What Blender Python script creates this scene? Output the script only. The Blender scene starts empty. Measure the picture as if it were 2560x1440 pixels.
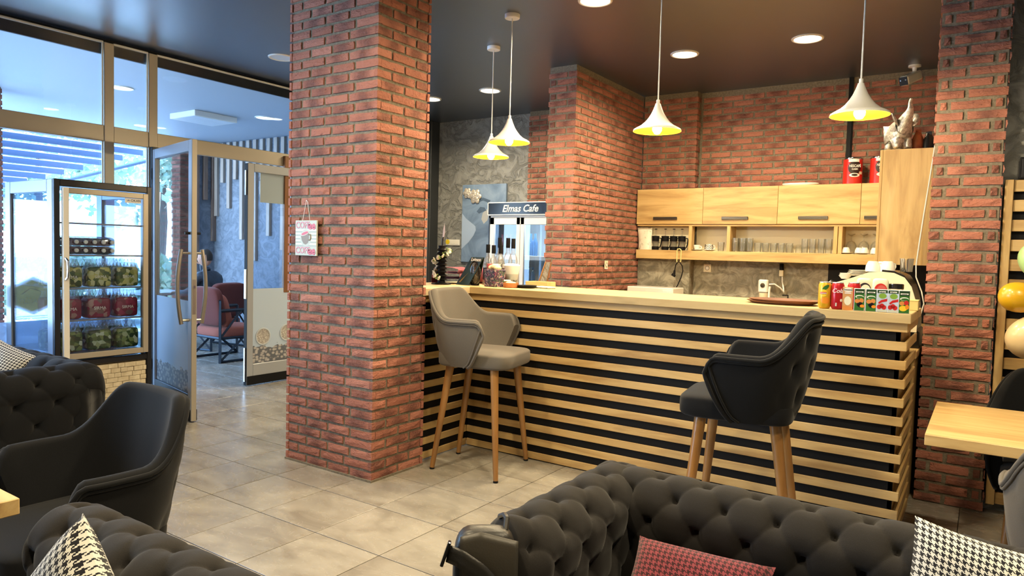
import bpy, bmesh, math, random
from math import sin, cos, pi, sqrt, radians, exp
from mathutils import Vector, Matrix, Euler
random.seed(7)
SC = bpy.context.scene
COL = SC.collection

# ------------------------------------------------------------------ camera
CAM_LOC = Vector((4.1143, -2.3628, 1.4523))
cam_data = bpy.data.cameras.new('camera')
cam = bpy.data.objects.new('camera', cam_data); COL.objects.link(cam)
cam_data.sensor_width = 36.0
cam_data.lens = 36.0 * 1756.78 / 2560.0
cam_data.clip_start = 0.02
_right = Vector((0.8277, 0.5606, 0.0269)); _down = Vector((0.0506, -0.0281, -0.9983)); _fwd = Vector((-0.5589, 0.8276, -0.0517))
_fwd.normalize(); _right = (_right - _fwd * _right.dot(_fwd)).normalized(); _up = _right.cross(_fwd)
cam.matrix_world = Matrix(((_right.x, _up.x, -_fwd.x, CAM_LOC.x), (_right.y, _up.y, -_fwd.y, CAM_LOC.y),
                           (_right.z, _up.z, -_fwd.z, CAM_LOC.z), (0, 0, 0, 1)))
SC.camera = cam

# ------------------------------------------------------------------ world and exposure
world = bpy.data.worlds.new('daylight'); SC.world = world
world.use_nodes = True
_wn = world.node_tree.nodes; _wl = world.node_tree.links
_bg = _wn['Background']
_tc = _wn.new('ShaderNodeTexCoord'); _sx = _wn.new('ShaderNodeSeparateXYZ'); _wl.new(_tc.outputs['Generated'], _sx.inputs[0])
_cr = _wn.new('ShaderNodeValToRGB'); _wl.new(_sx.outputs['Z'], _cr.inputs[0])
_cr.color_ramp.elements[0].position = 0.0; _cr.color_ramp.elements[0].color = (0.56, 0.78, 1.0, 1)
_cr.color_ramp.elements[1].position = 0.6; _cr.color_ramp.elements[1].color = (0.22, 0.50, 1.0, 1)
_wl.new(_cr.outputs[0], _bg.inputs['Color'])
_bg.inputs['Strength'].default_value = 12.0
_sun = bpy.data.lights.new('sun', 'SUN'); _sun.energy = 24.0; _sun.angle = radians(1.0); _sun.color = (0.80, 0.90, 1.0)
sun = bpy.data.objects.new('sun', _sun); COL.objects.link(sun); sun.location = (-20, 20, 30)
sun.rotation_euler = Vector((0.10, -0.55, -0.83)).to_track_quat('-Z', 'Y').to_euler()
SC.view_settings.view_transform = 'Standard'
try: SC.view_settings.look = 'None'
except Exception: pass
SC.view_settings.exposure = 0.08
SC.view_settings.gamma = 1.0
SC.view_settings.use_curve_mapping = False
SC.cycles.use_denoising = True
SC.cycles.max_bounces = 8
SC.cycles.diffuse_bounces = 4
SC.cycles.glossy_bounces = 3
SC.cycles.transmission_bounces = 4
SC.cycles.transparent_max_bounces = 16
SC.cycles.caustics_reflective = False
SC.cycles.caustics_refractive = False
SC.cycles.sample_clamp_indirect = 6.0
WARM = (1.0, 0.81, 0.51)

# ------------------------------------------------------------------ node helpers and materials
def newmat(name):
    m = bpy.data.materials.new(name); m.use_nodes = True
    N = m.node_tree.nodes; L = m.node_tree.links
    return m, N, L, N['Principled BSDF']
def coords(N, L, scale=(1, 1, 1), rand=0.0, kind='Object'):
    tc = N.new('ShaderNodeTexCoord'); mp = N.new('ShaderNodeMapping'); mp.inputs['Scale'].default_value = scale
    L.new(tc.outputs[kind], mp.inputs['Vector'])
    if rand:
        oi = N.new('ShaderNodeObjectInfo'); mu = N.new('ShaderNodeMath'); mu.operation = 'MULTIPLY'; mu.inputs[1].default_value = rand
        L.new(oi.outputs['Random'], mu.inputs[0]); cb = N.new('ShaderNodeCombineXYZ')
        for i in range(3): L.new(mu.outputs[0], cb.inputs[i])
        L.new(cb.outputs[0], mp.inputs['Location'])
    return mp.outputs[0]
def noise(N, L, vec, scale, detail=4, rough=0.55, dist=0.0):
    n = N.new('ShaderNodeTexNoise'); n.inputs['Scale'].default_value = scale; n.inputs['Detail'].default_value = detail
    n.inputs['Roughness'].default_value = rough; n.inputs['Distortion'].default_value = dist
    L.new(vec, n.inputs['Vector']); return n.outputs['Fac']
def ramp(N, L, fac, stops):
    r = N.new('ShaderNodeValToRGB'); e = r.color_ramp.elements
    while len(e) < len(stops): e.new(0.5)
    for i, (p, c) in enumerate(stops):
        e[i].position = p; e[i].color = (c[0], c[1], c[2], 1)
    L.new(fac, r.inputs[0]); return r.outputs[0]
def mathn(N, L, op, a, b=None, c=None):
    n = N.new('ShaderNodeMath'); n.operation = op
    for i, x in enumerate((a, b, c)):
        if x is None: continue
        if isinstance(x, (int, float)): n.inputs[i].default_value = x
        else: L.new(x, n.inputs[i])
    return n.outputs[0]
def mixc(N, L, fac, a, b, mode='MIX'):
    n = N.new('ShaderNodeMix'); n.data_type = 'RGBA'; n.blend_type = mode
    for s, x in ((n.inputs[0], fac), (n.inputs[6], a), (n.inputs[7], b)):
        if isinstance(x, (int, float)): s.default_value = x
        elif isinstance(x, tuple): s.default_value = (x[0], x[1], x[2], 1)
        else: L.new(x, s)
    return n.outputs[2]
def bump(N, L, bsdf, h, strength=0.3, dist=0.01):
    b = N.new('ShaderNodeBump'); b.inputs['Strength'].default_value = strength; b.inputs['Distance'].default_value = dist
    L.new(h, b.inputs['Height']); L.new(b.outputs[0], bsdf.inputs['Normal'])
def M(name, col, rough=0.5, metal=0.0, col2=None, nscale=20.0, stretch=(1, 1, 1), bscale=None, bstr=0.2, sheen=0.0, coat=0.0, emit=None, spec=0.5, rand=0.0):
    m, N, L, B = newmat(name)
    B.inputs['Roughness'].default_value = rough; B.inputs['Metallic'].default_value = metal
    B.inputs['Base Color'].default_value = (col[0], col[1], col[2], 1)
    B.inputs['Specular IOR Level'].default_value = spec
    if sheen: B.inputs['Sheen Weight'].default_value = sheen; B.inputs['Sheen Roughness'].default_value = 0.5
    if coat: B.inputs['Coat Weight'].default_value = coat
    if emit: B.inputs['Emission Color'].default_value = (emit[0], emit[1], emit[2], 1); B.inputs['Emission Strength'].default_value = emit[3]
    if col2 or bscale:
        v = coords(N, L, stretch, rand)
        if col2:
            f = noise(N, L, v, nscale, 5); c = ramp(N, L, f, [(0.35, col), (0.68, col2)]); L.new(c, B.inputs['Base Color'])
        if bscale: bump(N, L, B, noise(N, L, v, bscale, 4), bstr, 0.004)
    return m
def make_brick():
    m, N, L, B = newmat('brick'); v = coords(N, L, (1, 1, 1), 37.0)
    oi = N.new('ShaderNodeObjectInfo'); tc = N.new('ShaderNodeTexCoord'); sx = N.new('ShaderNodeSeparateXYZ'); L.new(tc.outputs['Object'], sx.inputs[0])
    base = ramp(N, L, oi.outputs['Random'], [(0.0, (0.27, 0.096, 0.064)), (0.35, (0.40, 0.155, 0.106)), (0.7, (0.33, 0.120, 0.080)), (1.0, (0.46, 0.192, 0.136))])
    f1 = noise(N, L, v, 9.0, 3); f2 = noise(N, L, v, 60.0, 5)
    # flashed firing: dark patch around the middle of many bricks
    mid = mathn(N, L, 'SUBTRACT', 1.0, mathn(N, L, 'SMOOTH_MIN', mathn(N, L, 'MULTIPLY', mathn(N, L, 'ABSOLUTE', mathn(N, L, 'ADD', sx.outputs['X'], mathn(N, L, 'MULTIPLY_ADD', f1, 0.12, -0.06))), 11.0), 1.0, 0.3))
    pick = mathn(N, L, 'FRACT', mathn(N, L, 'MULTIPLY', oi.outputs['Random'], 7.31))
    amt = ramp(N, L, pick, [(0.25, (0, 0, 0)), (0.6, (1, 1, 1))])
    burn = mathn(N, L, 'MULTIPLY', mathn(N, L, 'MULTIPLY', mid, amt), mathn(N, L, 'MULTIPLY_ADD', f1, 1.2, 0.55))
    burn = mathn(N, L, 'MINIMUM', mathn(N, L, 'MAXIMUM', burn, 0.0), 0.92)
    c = mixc(N, L, burn, base, (0.105, 0.040, 0.034))
    c = mixc(N, L, mathn(N, L, 'MULTIPLY', f2, 0.45), c, (0.50, 0.225, 0.155))
    sp = ramp(N, L, noise(N, L, v, 28.0, 4, 0.6, 1.0), [(0.60, (0, 0, 0)), (0.72, (0.7, 0.7, 0.7))])
    c = mixc(N, L, sp, c, (0.13, 0.05, 0.04))
    L.new(c, B.inputs['Base Color']); B.inputs['Roughness'].default_value = 0.85; B.inputs['Specular IOR Level'].default_value = 0.25
    mx = mathn(N, L, 'ADD', f2, mathn(N, L, 'MULTIPLY', noise(N, L, coords(N, L, (1, 1, 2.2), 11.0), 24.0, 4, 0.6, 1.2), 1.3))
    bump(N, L, B, mx, 0.9, 0.007); return m
def make_mortar():
    return M('mortar', (0.165, 0.138, 0.098), 0.95, col2=(0.25, 0.215, 0.16), nscale=60, bscale=140, bstr=0.7, spec=0.1)
def make_wood(name, c1, c2, c3, rough=0.5, coat=0.0, rand=23.0, axis=0):
    m, N, L, B = newmat(name)
    s = [8.0, 8.0, 8.0]; s[axis] = 0.9
    v = coords(N, L, tuple(s), rand)
    f = noise(N, L, v, 1.6, 6, 0.6, 0.6); g = noise(N, L, v, 9.0, 3, 0.5)
    s2 = [2.6, 2.6, 2.6]; s2[axis] = 1.0
    k = noise(N, L, coords(N, L, tuple(s2), rand), 2.4, 2, 0.5)
    c = ramp(N, L, f, [(0.30, c1), (0.52, c2), (0.72, c3)])
    c = mixc(N, L, ramp(N, L, k, [(0.62, (0, 0, 0)), (0.80, (0.75, 0.75, 0.75))]), c, tuple(x * 0.55 for x in c1))
    c = mixc(N, L, mathn(N, L, 'MULTIPLY', g, 0.22), c, tuple(x * 0.62 for x in c1))
    L.new(c, B.inputs['Base Color']); B.inputs['Roughness'].default_value = rough; B.inputs['Coat Weight'].default_value = coat
    bump(N, L, B, g, 0.05, 0.002); return m
def make_tile():
    m, N, L, B = newmat('stone_tile'); v = coords(N, L, (1, 1.9, 1), 61.0)
    f = noise(N, L, v, 2.4, 6, 0.62, 0.9); g = noise(N, L, v, 4.5, 7, 0.68, 2.2)
    c = ramp(N, L, f, [(0.30, (0.215, 0.19, 0.155)), (0.50, (0.31, 0.283, 0.235)), (0.70, (0.385, 0.355, 0.30))])
    c = mixc(N, L, ramp(N, L, g, [(0.50, (0, 0, 0)), (0.72, (0.11, 0.11, 0.11))]), c, (0.45, 0.42, 0.36))
    oi = N.new('ShaderNodeObjectInfo')
    c = mixc(N, L, 1.0, c, ramp(N, L, oi.outputs['Random'], [(0, (0.93, 0.93, 0.93)), (1, (1, 1, 1))]), 'MULTIPLY')
    L.new(c, B.inputs['Base Color'])
    L.new(ramp(N, L, g, [(0.3, (0.20, 0.20, 0.20)), (0.7, (0.31, 0.31, 0.31))]), B.inputs['Roughness'])
    B.inputs['Specular IOR Level'].default_value = 0.45
    bump(N, L, B, g, 0.06, 0.002); return m
def make_plaster(name, c1, c2, scale=7.0, strength=0.8):
    m, N, L, B = newmat(name); v = coords(N, L, (1, 1, 1.15))
    f = noise(N, L, v, scale, 7, 0.6, 1.8); g = noise(N, L, v, scale * 0.35, 3)
    c = ramp(N, L, f, [(0.36, c1), (0.62, c2)]); c = mixc(N, L, mathn(N, L, 'MULTIPLY', g, 0.5), c, tuple(0.6 * (a + b) / 2 for a, b in zip(c1, c2)))
    L.new(c, B.inputs['Base Color']); B.inputs['Roughness'].default_value = 0.7
    h = ramp(N, L, f, [(0.42, (0, 0, 0)), (0.50, (0.7, 0.7, 0.7)), (0.60, (1, 1, 1))])
    bump(N, L, B, h, strength, 0.012); return m
def make_fabric(name, col, col2, bs=520.0, sheen=0.10):
    m, N, L, B = newmat(name); v = coords(N, L)
    f = noise(N, L, v, bs, 2); g = noise(N, L, v, 5.0, 3)
    c = mixc(N, L, f, col, col2); c = mixc(N, L, mathn(N, L, 'MULTIPLY', g, 0.25), c, tuple(x * 0.75 for x in col))
    L.new(c, B.inputs['Base Color']); B.inputs['Roughness'].default_value = 0.95; B.inputs['Specular IOR Level'].default_value = 0.15
    B.inputs['Sheen Weight'].default_value = sheen; B.inputs['Sheen Roughness'].default_value = 0.45
    bump(N, L, B, f, 0.25, 0.002); return m
def make_houndstooth(name, dark, light, n=9.0):
    # twill weave: four dark, four light threads in warp and weft
    m, N, L, B = newmat(name); tc = N.new('ShaderNodeTexCoord'); sx = N.new('ShaderNodeSeparateXYZ'); L.new(tc.outputs['UV'], sx.inputs[0])
    x = mathn(N, L, 'FLOOR', mathn(N, L, 'MULTIPLY', sx.outputs[0], n * 8.0)); y = mathn(N, L, 'FLOOR', mathn(N, L, 'MULTIPLY', sx.outputs[1], n * 8.0))
    xc = mathn(N, L, 'LESS_THAN', mathn(N, L, 'MODULO', x, 8.0), 3.5); yc = mathn(N, L, 'LESS_THAN', mathn(N, L, 'MODULO', y, 8.0), 3.5)
    tw = mathn(N, L, 'LESS_THAN', mathn(N, L, 'MODULO', mathn(N, L, 'ADD', x, y), 4.0), 1.5)
    inv = mathn(N, L, 'SUBTRACT', 1.0, tw)
    f = mathn(N, L, 'ADD', mathn(N, L, 'MULTIPLY', xc, tw), mathn(N, L, 'MULTIPLY', yc, inv))
    L.new(mixc(N, L, f, light, dark), B.inputs['Base Color']); B.inputs['Roughness'].default_value = 0.9; B.inputs['Specular IOR Level'].default_value = 0.15
    B.inputs['Sheen Weight'].default_value = 0.2
    bump(N, L, B, tw, 0.15, 0.001); return m
def make_glass(name, tint=(0.93, 0.97, 1.0), gloss=0.10, rough=0.0, haze=0.0, hazecol=(0.8, 0.9, 1.0)):
    m = bpy.data.materials.new(name); m.use_nodes = True; N = m.node_tree.nodes; L = m.node_tree.links; N.clear()
    out = N.new('ShaderNodeOutputMaterial'); t = N.new('ShaderNodeBsdfTransparent'); t.inputs[0].default_value = (*tint, 1)
    g = N.new('ShaderNodeBsdfGlossy'); g.inputs['Roughness'].default_value = rough
    lw = N.new('ShaderNodeLayerWeight'); lw.inputs['Blend'].default_value = 0.25
    f = mathn(N, L, 'MULTIPLY_ADD', lw.outputs['Fresnel'], 0.6, gloss * 0.35)
    mx = N.new('ShaderNodeMixShader'); L.new(f, mx.inputs[0]); L.new(t.outputs[0], mx.inputs[1]); L.new(g.outputs[0], mx.inputs[2])
    last = mx
    if haze:
        d = N.new('ShaderNodeBsdfDiffuse'); d.inputs[0].default_value = (*hazecol, 1); tr = N.new('ShaderNodeBsdfTranslucent'); tr.inputs[0].default_value = (*hazecol, 1)
        a = N.new('ShaderNodeMixShader'); a.inputs[0].default_value = 0.5; L.new(d.outputs[0], a.inputs[1]); L.new(tr.outputs[0], a.inputs[2])
        last = N.new('ShaderNodeMixShader'); last.inputs[0].default_value = haze; L.new(mx.outputs[0], last.inputs[1]); L.new(a.outputs[0], last.inputs[2])
    L.new(last.outputs[0], out.inputs[0]); return m
def make_print(name, stops, scale=40.0, rough=0.45, kind='noise', rand=0.0, coat=0.2):
    m, N, L, B = newmat(name); v = coords(N, L, (1, 1, 1), rand)
    if kind == 'voronoi':
        n = N.new('ShaderNodeTexVoronoi'); n.inputs['Scale'].default_value = scale; L.new(v, n.inputs['Vector'])
        sp = N.new('ShaderNodeSeparateColor'); L.new(n.outputs['Color'], sp.inputs[0]); f = sp.outputs[0]
    else: f = noise(N, L, v, scale, 4, 0.6, 1.0)
    L.new(ramp(N, L, f, stops), B.inputs['Base Color']); B.inputs['Roughness'].default_value = rough; B.inputs['Coat Weight'].default_value = coat
    return m

MT = {}
MT['brick'] = make_brick(); MT['mortar'] = make_mortar()
MT['oak'] = make_wood('oak_laminate', (0.41, 0.245, 0.088), (0.60, 0.405, 0.165), (0.69, 0.495, 0.23))
MT['oakz'] = make_wood('oak_laminate_upright', (0.41, 0.245, 0.088), (0.60, 0.405, 0.165), (0.69, 0.495, 0.23), axis=2)
MT['oaky'] = make_wood('oak_laminate_deep', (0.41, 0.245, 0.088), (0.60, 0.405, 0.165), (0.69, 0.495, 0.23), axis=1)
MT['edge'] = make_wood('oak_edging', (0.50, 0.355, 0.155), (0.60, 0.445, 0.215), (0.67, 0.51, 0.265), axis=0)
MT['leg'] = make_wood('beech_leg', (0.25, 0.115, 0.030), (0.33, 0.160, 0.046), (0.38, 0.195, 0.062), 0.35, 0.3, axis=2)
MT['legdark'] = make_wood('walnut_leg', (0.18, 0.075, 0.03), (0.24, 0.105, 0.04), (0.29, 0.13, 0.05), 0.4, 0.2, axis=2)
MT['tile'] = make_tile()
MT['grout'] = M('grout', (0.055, 0.045, 0.032), 0.95)
MT['ceiling'] = M('ceiling_paint', (0.017, 0.027, 0.048), 0.4, bscale=6, bstr=0.05, spec=0.5)
_cb = MT['ceiling'].node_tree.nodes['Principled BSDF']; _cb.inputs['Coat Weight'].default_value = 1.0; _cb.inputs['Coat Roughness'].default_value = 0.38; _cb.inputs['Coat IOR'].default_value = 1.7
MT['patioceil'] = M('patio_ceiling_paint', (0.36, 0.42, 0.50), 0.6)
MT['plaster'] = make_plaster('grey_plaster', (0.21, 0.215, 0.21), (0.36, 0.365, 0.36), 5.0, 0.9)
MT['concrete'] = make_plaster('concrete_plaster', (0.17, 0.16, 0.12), (0.44, 0.41, 0.32), 7.0, 0.5)
MT['plasterblue'] = make_plaster('patio_plaster', (0.13, 0.16, 0.20), (0.24, 0.28, 0.34), 6.0, 0.4)
MT['black'] = M('black_panel', (0.005, 0.005, 0.006), 0.6, spec=0.2)
MT['blackgloss'] = M('black_gloss', (0.008, 0.008, 0.009), 0.18)
MT['blackmetal'] = M('black_metal', (0.012, 0.013, 0.016), 0.4, 0.3)
MT['alu'] = M('champagne_aluminium', (0.43, 0.385, 0.31), 0.38, 0.35)
MT['aludark'] = M('dark_aluminium', (0.05, 0.055, 0.062), 0.4, 0.4)
MT['steel'] = M('brushed_steel', (0.55, 0.5, 0.42), 0.3, 0.9)
MT['chrome'] = M('chrome', (0.7, 0.7, 0.7), 0.12, 1.0)
MT['white'] = M('white_plastic', (0.78, 0.77, 0.73), 0.35)
MT['whitepaint'] = M('white_enamel', (0.80, 0.78, 0.72), 0.3, coat=0.3)
MT['cream'] = M('cream_enamel', (0.74, 0.68, 0.50), 0.28, coat=0.3)
MT['ceramic'] = M('white_ceramic', (0.82, 0.80, 0.74), 0.2, coat=0.4)
MT['gold'] = M('golden_lining', (0.50, 0.185, 0.002), 0.6, 0.0, spec=0.1)
MT['glass'] = make_glass('window_glass', (0.90, 0.95, 1.0), 0.12)
MT['glassobj'] = make_glass('drinking_glass', (0.96, 0.97, 0.95), 0.22, 0.03, 0.10, (0.95, 0.95, 0.9))
MT['frost'] = make_glass('frosted_film', (0.8, 0.9, 1.0), 0.1, 0.1, 0.78, (0.55, 0.68, 0.85))
MT['plasticwrap'] = make_glass('shrink_wrap', (0.9, 0.94, 0.96), 0.4, 0.08, 0.10, (0.8, 0.85, 0.9))
MT['charcoal'] = make_fabric('charcoal_fabric', (0.014, 0.0128, 0.0122), (0.031, 0.0285, 0.027))
MT['navy'] = make_fabric('black_wool', (0.0045, 0.005, 0.0062), (0.0115, 0.0122, 0.0142))
MT['greyfab'] = make_fabric('grey_fabric', (0.105, 0.092, 0.078), (0.175, 0.158, 0.136))
MT['salmon'] = make_fabric('salmon_velvet', (0.27, 0.085, 0.062), (0.36, 0.13, 0.10), 120.0)
MT['salmondark'] = make_fabric('wine_velvet', (0.11, 0.035, 0.03), (0.16, 0.05, 0.045), 120.0)
MT['pink'] = make_fabric('mauve_fleece', (0.30, 0.085, 0.125), (0.40, 0.13, 0.17), 160.0)
MT['hound'] = make_houndstooth('black_houndstooth', (0.012, 0.012, 0.016), (0.62, 0.61, 0.56), 23.0)
MT['houndred'] = make_houndstooth('red_houndstooth', (0.03, 0.007, 0.010), (0.20, 0.038, 0.052), 23.0)
MT['leather'] = M('black_leather', (0.018, 0.017, 0.015), 0.36, bscale=220, bstr=0.15)
MT['leatherlit'] = M('lit_leather', (0.045, 0.040, 0.031), 0.42, bscale=200, bstr=0.1)  # bag flap: light falling on black leather, put into a paler colour

# ------------------------------------------------------------------ mesh helpers
class MB:
    def __init__(s): s.v = []; s.f = []; s.uv = None
    def add(s, vs, fs):
        n = len(s.v); s.v += [tuple(p) for p in vs]; s.f += [tuple(i + n for i in f) for f in fs]; return s
    def box(s, x0, x1, y0, y1, z0, z1):
        return s.add([(x0, y0, z0), (x1, y0, z0), (x1, y1, z0), (x0, y1, z0), (x0, y0, z1), (x1, y0, z1), (x1, y1, z1), (x0, y1, z1)],
                     [(0, 3, 2, 1), (4, 5, 6, 7), (0, 1, 5, 4), (1, 2, 6, 5), (2, 3, 7, 6), (3, 0, 4, 7)])
    def rbox(s, x0, x1, y0, y1, z0, z1, r=0.004):
        # chamfered box: three inset rectangles per corner
        V = []; X = (x0, x1); Y = (y0, y1); Z = (z0, z1); idx = {}
        for i in (0, 1):
            for j in (0, 1):
                for k in (0, 1):
                    sx = r if i == 0 else -r; sy = r if j == 0 else -r; sz = r if k == 0 else -r
                    for a, off in enumerate(((0, sy, sz), (sx, 0, sz), (sx, sy, 0))):
                        idx[i, j, k, a] = len(V); V.append((X[i] + off[0], Y[j] + off[1], Z[k] + off[2]))
        F = []
        def q(*c): F.append(tuple(idx[t] for t in c))
        q((0, 0, 0, 0), (0, 0, 1, 0), (0, 1, 1, 0), (0, 1, 0, 0)); q((1, 0, 0, 0), (1, 1, 0, 0), (1, 1, 1, 0), (1, 0, 1, 0))
        q((0, 0, 0, 1), (1, 0, 0, 1), (1, 0, 1, 1), (0, 0, 1, 1)); q((0, 1, 0, 1), (0, 1, 1, 1), (1, 1, 1, 1), (1, 1, 0, 1))
        q((0, 0, 0, 2), (0, 1, 0, 2), (1, 1, 0, 2), (1, 0, 0, 2)); q((0, 0, 1, 2), (1, 0, 1, 2), (1, 1, 1, 2), (0, 1, 1, 2))
        for j in (0, 1):
            for k in (0, 1):
                q((0, j, k, 1), (0, j, k, 2), (1, j, k, 2), (1, j, k, 1)); q((j, 0, k, 0), (j, 0, k, 2), (j, 1, k, 2), (j, 1, k, 0)); q((j, k, 0, 0), (j, k, 0, 1), (j, k, 1, 1), (j, k, 1, 0))
        for i in (0, 1):
            for j in (0, 1):
                for k in (0, 1): q((i, j, k, 0), (i, j, k, 1), (i, j, k, 2))
        return s.add(V, F)
    def lathe(s, prof, n=24, c=(0, 0, 0), cap=True):
        V = []; F = []; m = len(prof)
        for i in range(n):
            a = 2 * pi * i / n
            for r, z in prof: V.append((c[0] + r * cos(a), c[1] + r * sin(a), c[2] + z))
        for i in range(n):
            j = (i + 1) % n
            for k in range(m - 1): F.append((i * m + k, j * m + k, j * m + k + 1, i * m + k + 1))
        if cap:
            if prof[0][0] > 1e-5: F.append(tuple(i * m for i in range(n))[::-1])
            if prof[-1][0] > 1e-5: F.append(tuple(i * m + m - 1 for i in range(n)))
        return s.add(V, F)
    def tube(s, path, r, n=8, closed=False):
        P = [Vector(p) for p in path]; m = len(P); V = []; F = []
        rr = r if isinstance(r, (list, tuple)) else [r] * m
        prev = None
        for i, p in enumerate(P):
            if closed: t = P[(i + 1) % m] - P[i - 1]
            else: t = P[min(i + 1, m - 1)] - P[max(i - 1, 0)]
            t = t.normalized() if t.length > 1e-9 else Vector((0, 0, 1))
            if prev is None:
                a = Vector((0, 0, 1)) if abs(t.z) < 0.9 else Vector((1, 0, 0)); nx = t.cross(a).normalized()
            else:
                nx = prev - t * prev.dot(t); nx = nx.normalized() if nx.length > 1e-6 else t.orthogonal().normalized()
            ny = t.cross(nx); prev = nx
            for k in range(n):
                a = 2 * pi * k / n; V.append(p + (nx * cos(a) + ny * sin(a)) * rr[i])
        R = m if closed else m - 1
        for i in range(R):
            b = ((i + 1) % m) * n
            for k in range(n): F.append((i * n + k, i * n + (k + 1) % n, b + (k + 1) % n, b + k))
        if not closed: F.append(tuple(range(n))[::-1]); F.append(tuple((m - 1) * n + k for k in range(n)))
        return s.add(V, F)
    def grid(s, fn, nu, nv, closeu=False, closev=False):
        V = []; F = []; NU = nu if closeu else nu + 1; NV = nv if closev else nv + 1
        for i in range(NU):
            for j in range(NV): V.append(fn(i / nu, j / nv))
        for i in range(nu):
            for j in range(nv):
                a = i * NV + j; b = ((i + 1) % NU) * NV + j; c = ((i + 1) % NU) * NV + (j + 1) % NV; d = i * NV + (j + 1) % NV
                F.append((a, b, c, d))
        return s.add(V, F)
    def prism(s, poly, y0, y1):       # polygon in x,z pushed along y
        n = len(poly); V = [(x, y0, z) for x, z in poly] + [(x, y1, z) for x, z in poly]
        F = [tuple(range(n)), tuple(range(2 * n - 1, n - 1, -1))] + [(i, i + n, (i + 1) % n + n, (i + 1) % n) for i in range(n)]
        return s.add(V, F)
    def sphere(s, c, r, nu=16, nv=10, sc=(1, 1, 1)):
        prof = [(max(r * sin(pi * k / nv), 0), -r * cos(pi * k / nv)) for k in range(nv + 1)]
        V = []; F = []; m = nv + 1
        for i in range(nu):
            a = 2 * pi * i / nu
            for q, z in prof: V.append((c[0] + q * cos(a) * sc[0], c[1] + q * sin(a) * sc[1], c[2] + z * sc[2]))
        for i in range(nu):
            j = (i + 1) % nu
            for k in range(nv): F.append((i * m + k, j * m + k, j * m + k + 1, i * m + k + 1))
        return s.add(V, F)
    def mesh(s, name, mat, smooth=False, ang=38):
        me = bpy.data.meshes.new(name); me.from_pydata(s.v, [], s.f)
        if mat: me.materials.append(MT[mat] if isinstance(mat, str) else mat)
        if smooth:
            me.polygons.foreach_set('use_smooth', [True] * len(me.polygons))
            if ang: me.set_sharp_from_angle(angle=radians(ang))
        if s.uv:
            ul = me.uv_layers.new(name='UVMap'); 
            for lp in me.loops: ul.data[lp.index].uv = s.uv[lp.vertex_index]
        me.validate(); me.update(); return me
    def build(s, name, mat, parent=None, smooth=False, ang=38, loc=None, rot=None):
        return link(name, s.mesh(name, mat, smooth, ang), parent, loc, rot)
def link(name, me, parent=None, loc=None, rot=None):
    o = bpy.data.objects.new(name, me); COL.objects.link(o)
    if parent: o.parent = parent
    if loc: o.location = loc
    if rot: o.rotation_euler = rot
    return o
def tag(o, label=None, cat=None, group=None, kind=None):
    if label: o['label'] = label
    if cat: o['category'] = cat
    if group: o['group'] = group
    if kind: o['kind'] = kind
    return o
def thing(name, label, cat, loc=(0, 0, 0), rz=0.0, group=None):
    o = bpy.data.objects.new(name, None); COL.objects.link(o); o.location = loc; o.rotation_euler = (0, 0, rz)
    o.empty_display_size = 0.05
    return tag(o, label, cat, group)
def struct(o): o['kind'] = 'structure'; return o
def sempty(name, loc=(0, 0, 0)):
    o = bpy.data.objects.new(name, None); COL.objects.link(o); o.location = loc; o['kind'] = 'structure'; return o
def copy_tree(o, parent=None):
    c = o.copy(); COL.objects.link(c); c.parent = parent
    for ch in list(o.children): copy_tree(ch, c)
    return c
def text(parent, body, size, loc, rot, mat, extrude=0.0006, align='CENTER', name='lettering', shear=0.0, sx=1.0, bold=0.0):
    cu = bpy.data.curves.new(name, 'FONT'); cu.body = body; cu.size = size; cu.align_x = align; cu.align_y = 'CENTER'; cu.extrude = extrude; cu.shear = shear; cu.offset = bold
    cu.resolution_u = 3
    cu.materials.append(MT[mat] if isinstance(mat, str) else mat)
    o = bpy.data.objects.new(name, cu); COL.objects.link(o); o.parent = parent; o.location = loc; o.rotation_euler = rot; o.scale = (sx, 1, 1); return o
FACE_NEG_Y = (pi / 2, 0, 0)          # text or disc read from -y
FACE_POS_X = (pi / 2, 0, pi / 2)     # read from +x
def smoothstep(a, b, x):
    t = max(0.0, min(1.0, (x - a) / (b - a))); return t * t * (3 - 2 * t)
def lerp(a, b, t): return a + (b - a) * t
# ------------------------------------------------------------------ the setting
H = 3.16; WX = -2.15
def slab(name, label, cat, mat, x0, x1, y0, y1, z0, z1):
    return tag(MB().box(x0, x1, y0, y1, z0, z1).build(name, mat), label, cat, kind='structure')
fl = slab('floor', 'beige stone tile floor of the cafe room with thin dark joints', 'floor', 'grout', WX, 6.3, -4.3, 5.3, -0.12, -0.003)
pf = slab('floor_patio', 'tiled floor of the covered terrace beyond the glass door', 'floor', 'grout', -7.2, WX, -1.5, 4.36, -0.12, -0.003)
TS = 0.45
tile_me = MB().rbox(-TS / 2 + 0.0022, TS / 2 - 0.0022, -TS / 2 + 0.0022, TS / 2 - 0.0022, -0.0028, 0.0, 0.0012).mesh('tile', 'tile')
def lay_tiles(par, x0, x1, y0, y1):
    n = 0
    for i in range(math.floor(x0 / TS), math.ceil(x1 / TS)):
        for j in range(math.floor(y0 / TS), math.ceil(y1 / TS)):
            cx, cy = (i + 0.5) * TS, (j + 0.5) * TS
            a, b = max(x0, cx - TS / 2), min(x1, cx + TS / 2); c, d = max(y0, cy - TS / 2), min(y1, cy + TS / 2)
            if b - a < 0.03 or d - c < 0.03: continue
            if b - a > TS - 0.01 and d - c > TS - 0.01: o = link('tile', tile_me, par, (cx, cy, 0))
            else: o = link('tile', MB().rbox(a - cx + 0.0015, b - cx - 0.0015, c - cy + 0.0015, d - cy - 0.0015, -0.0028, 0.0, 0.0012).mesh('tile', 'tile'), par, (cx, cy, 0))
            if random.random() < 0.5: pass
            n += 1
    return n
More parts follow.
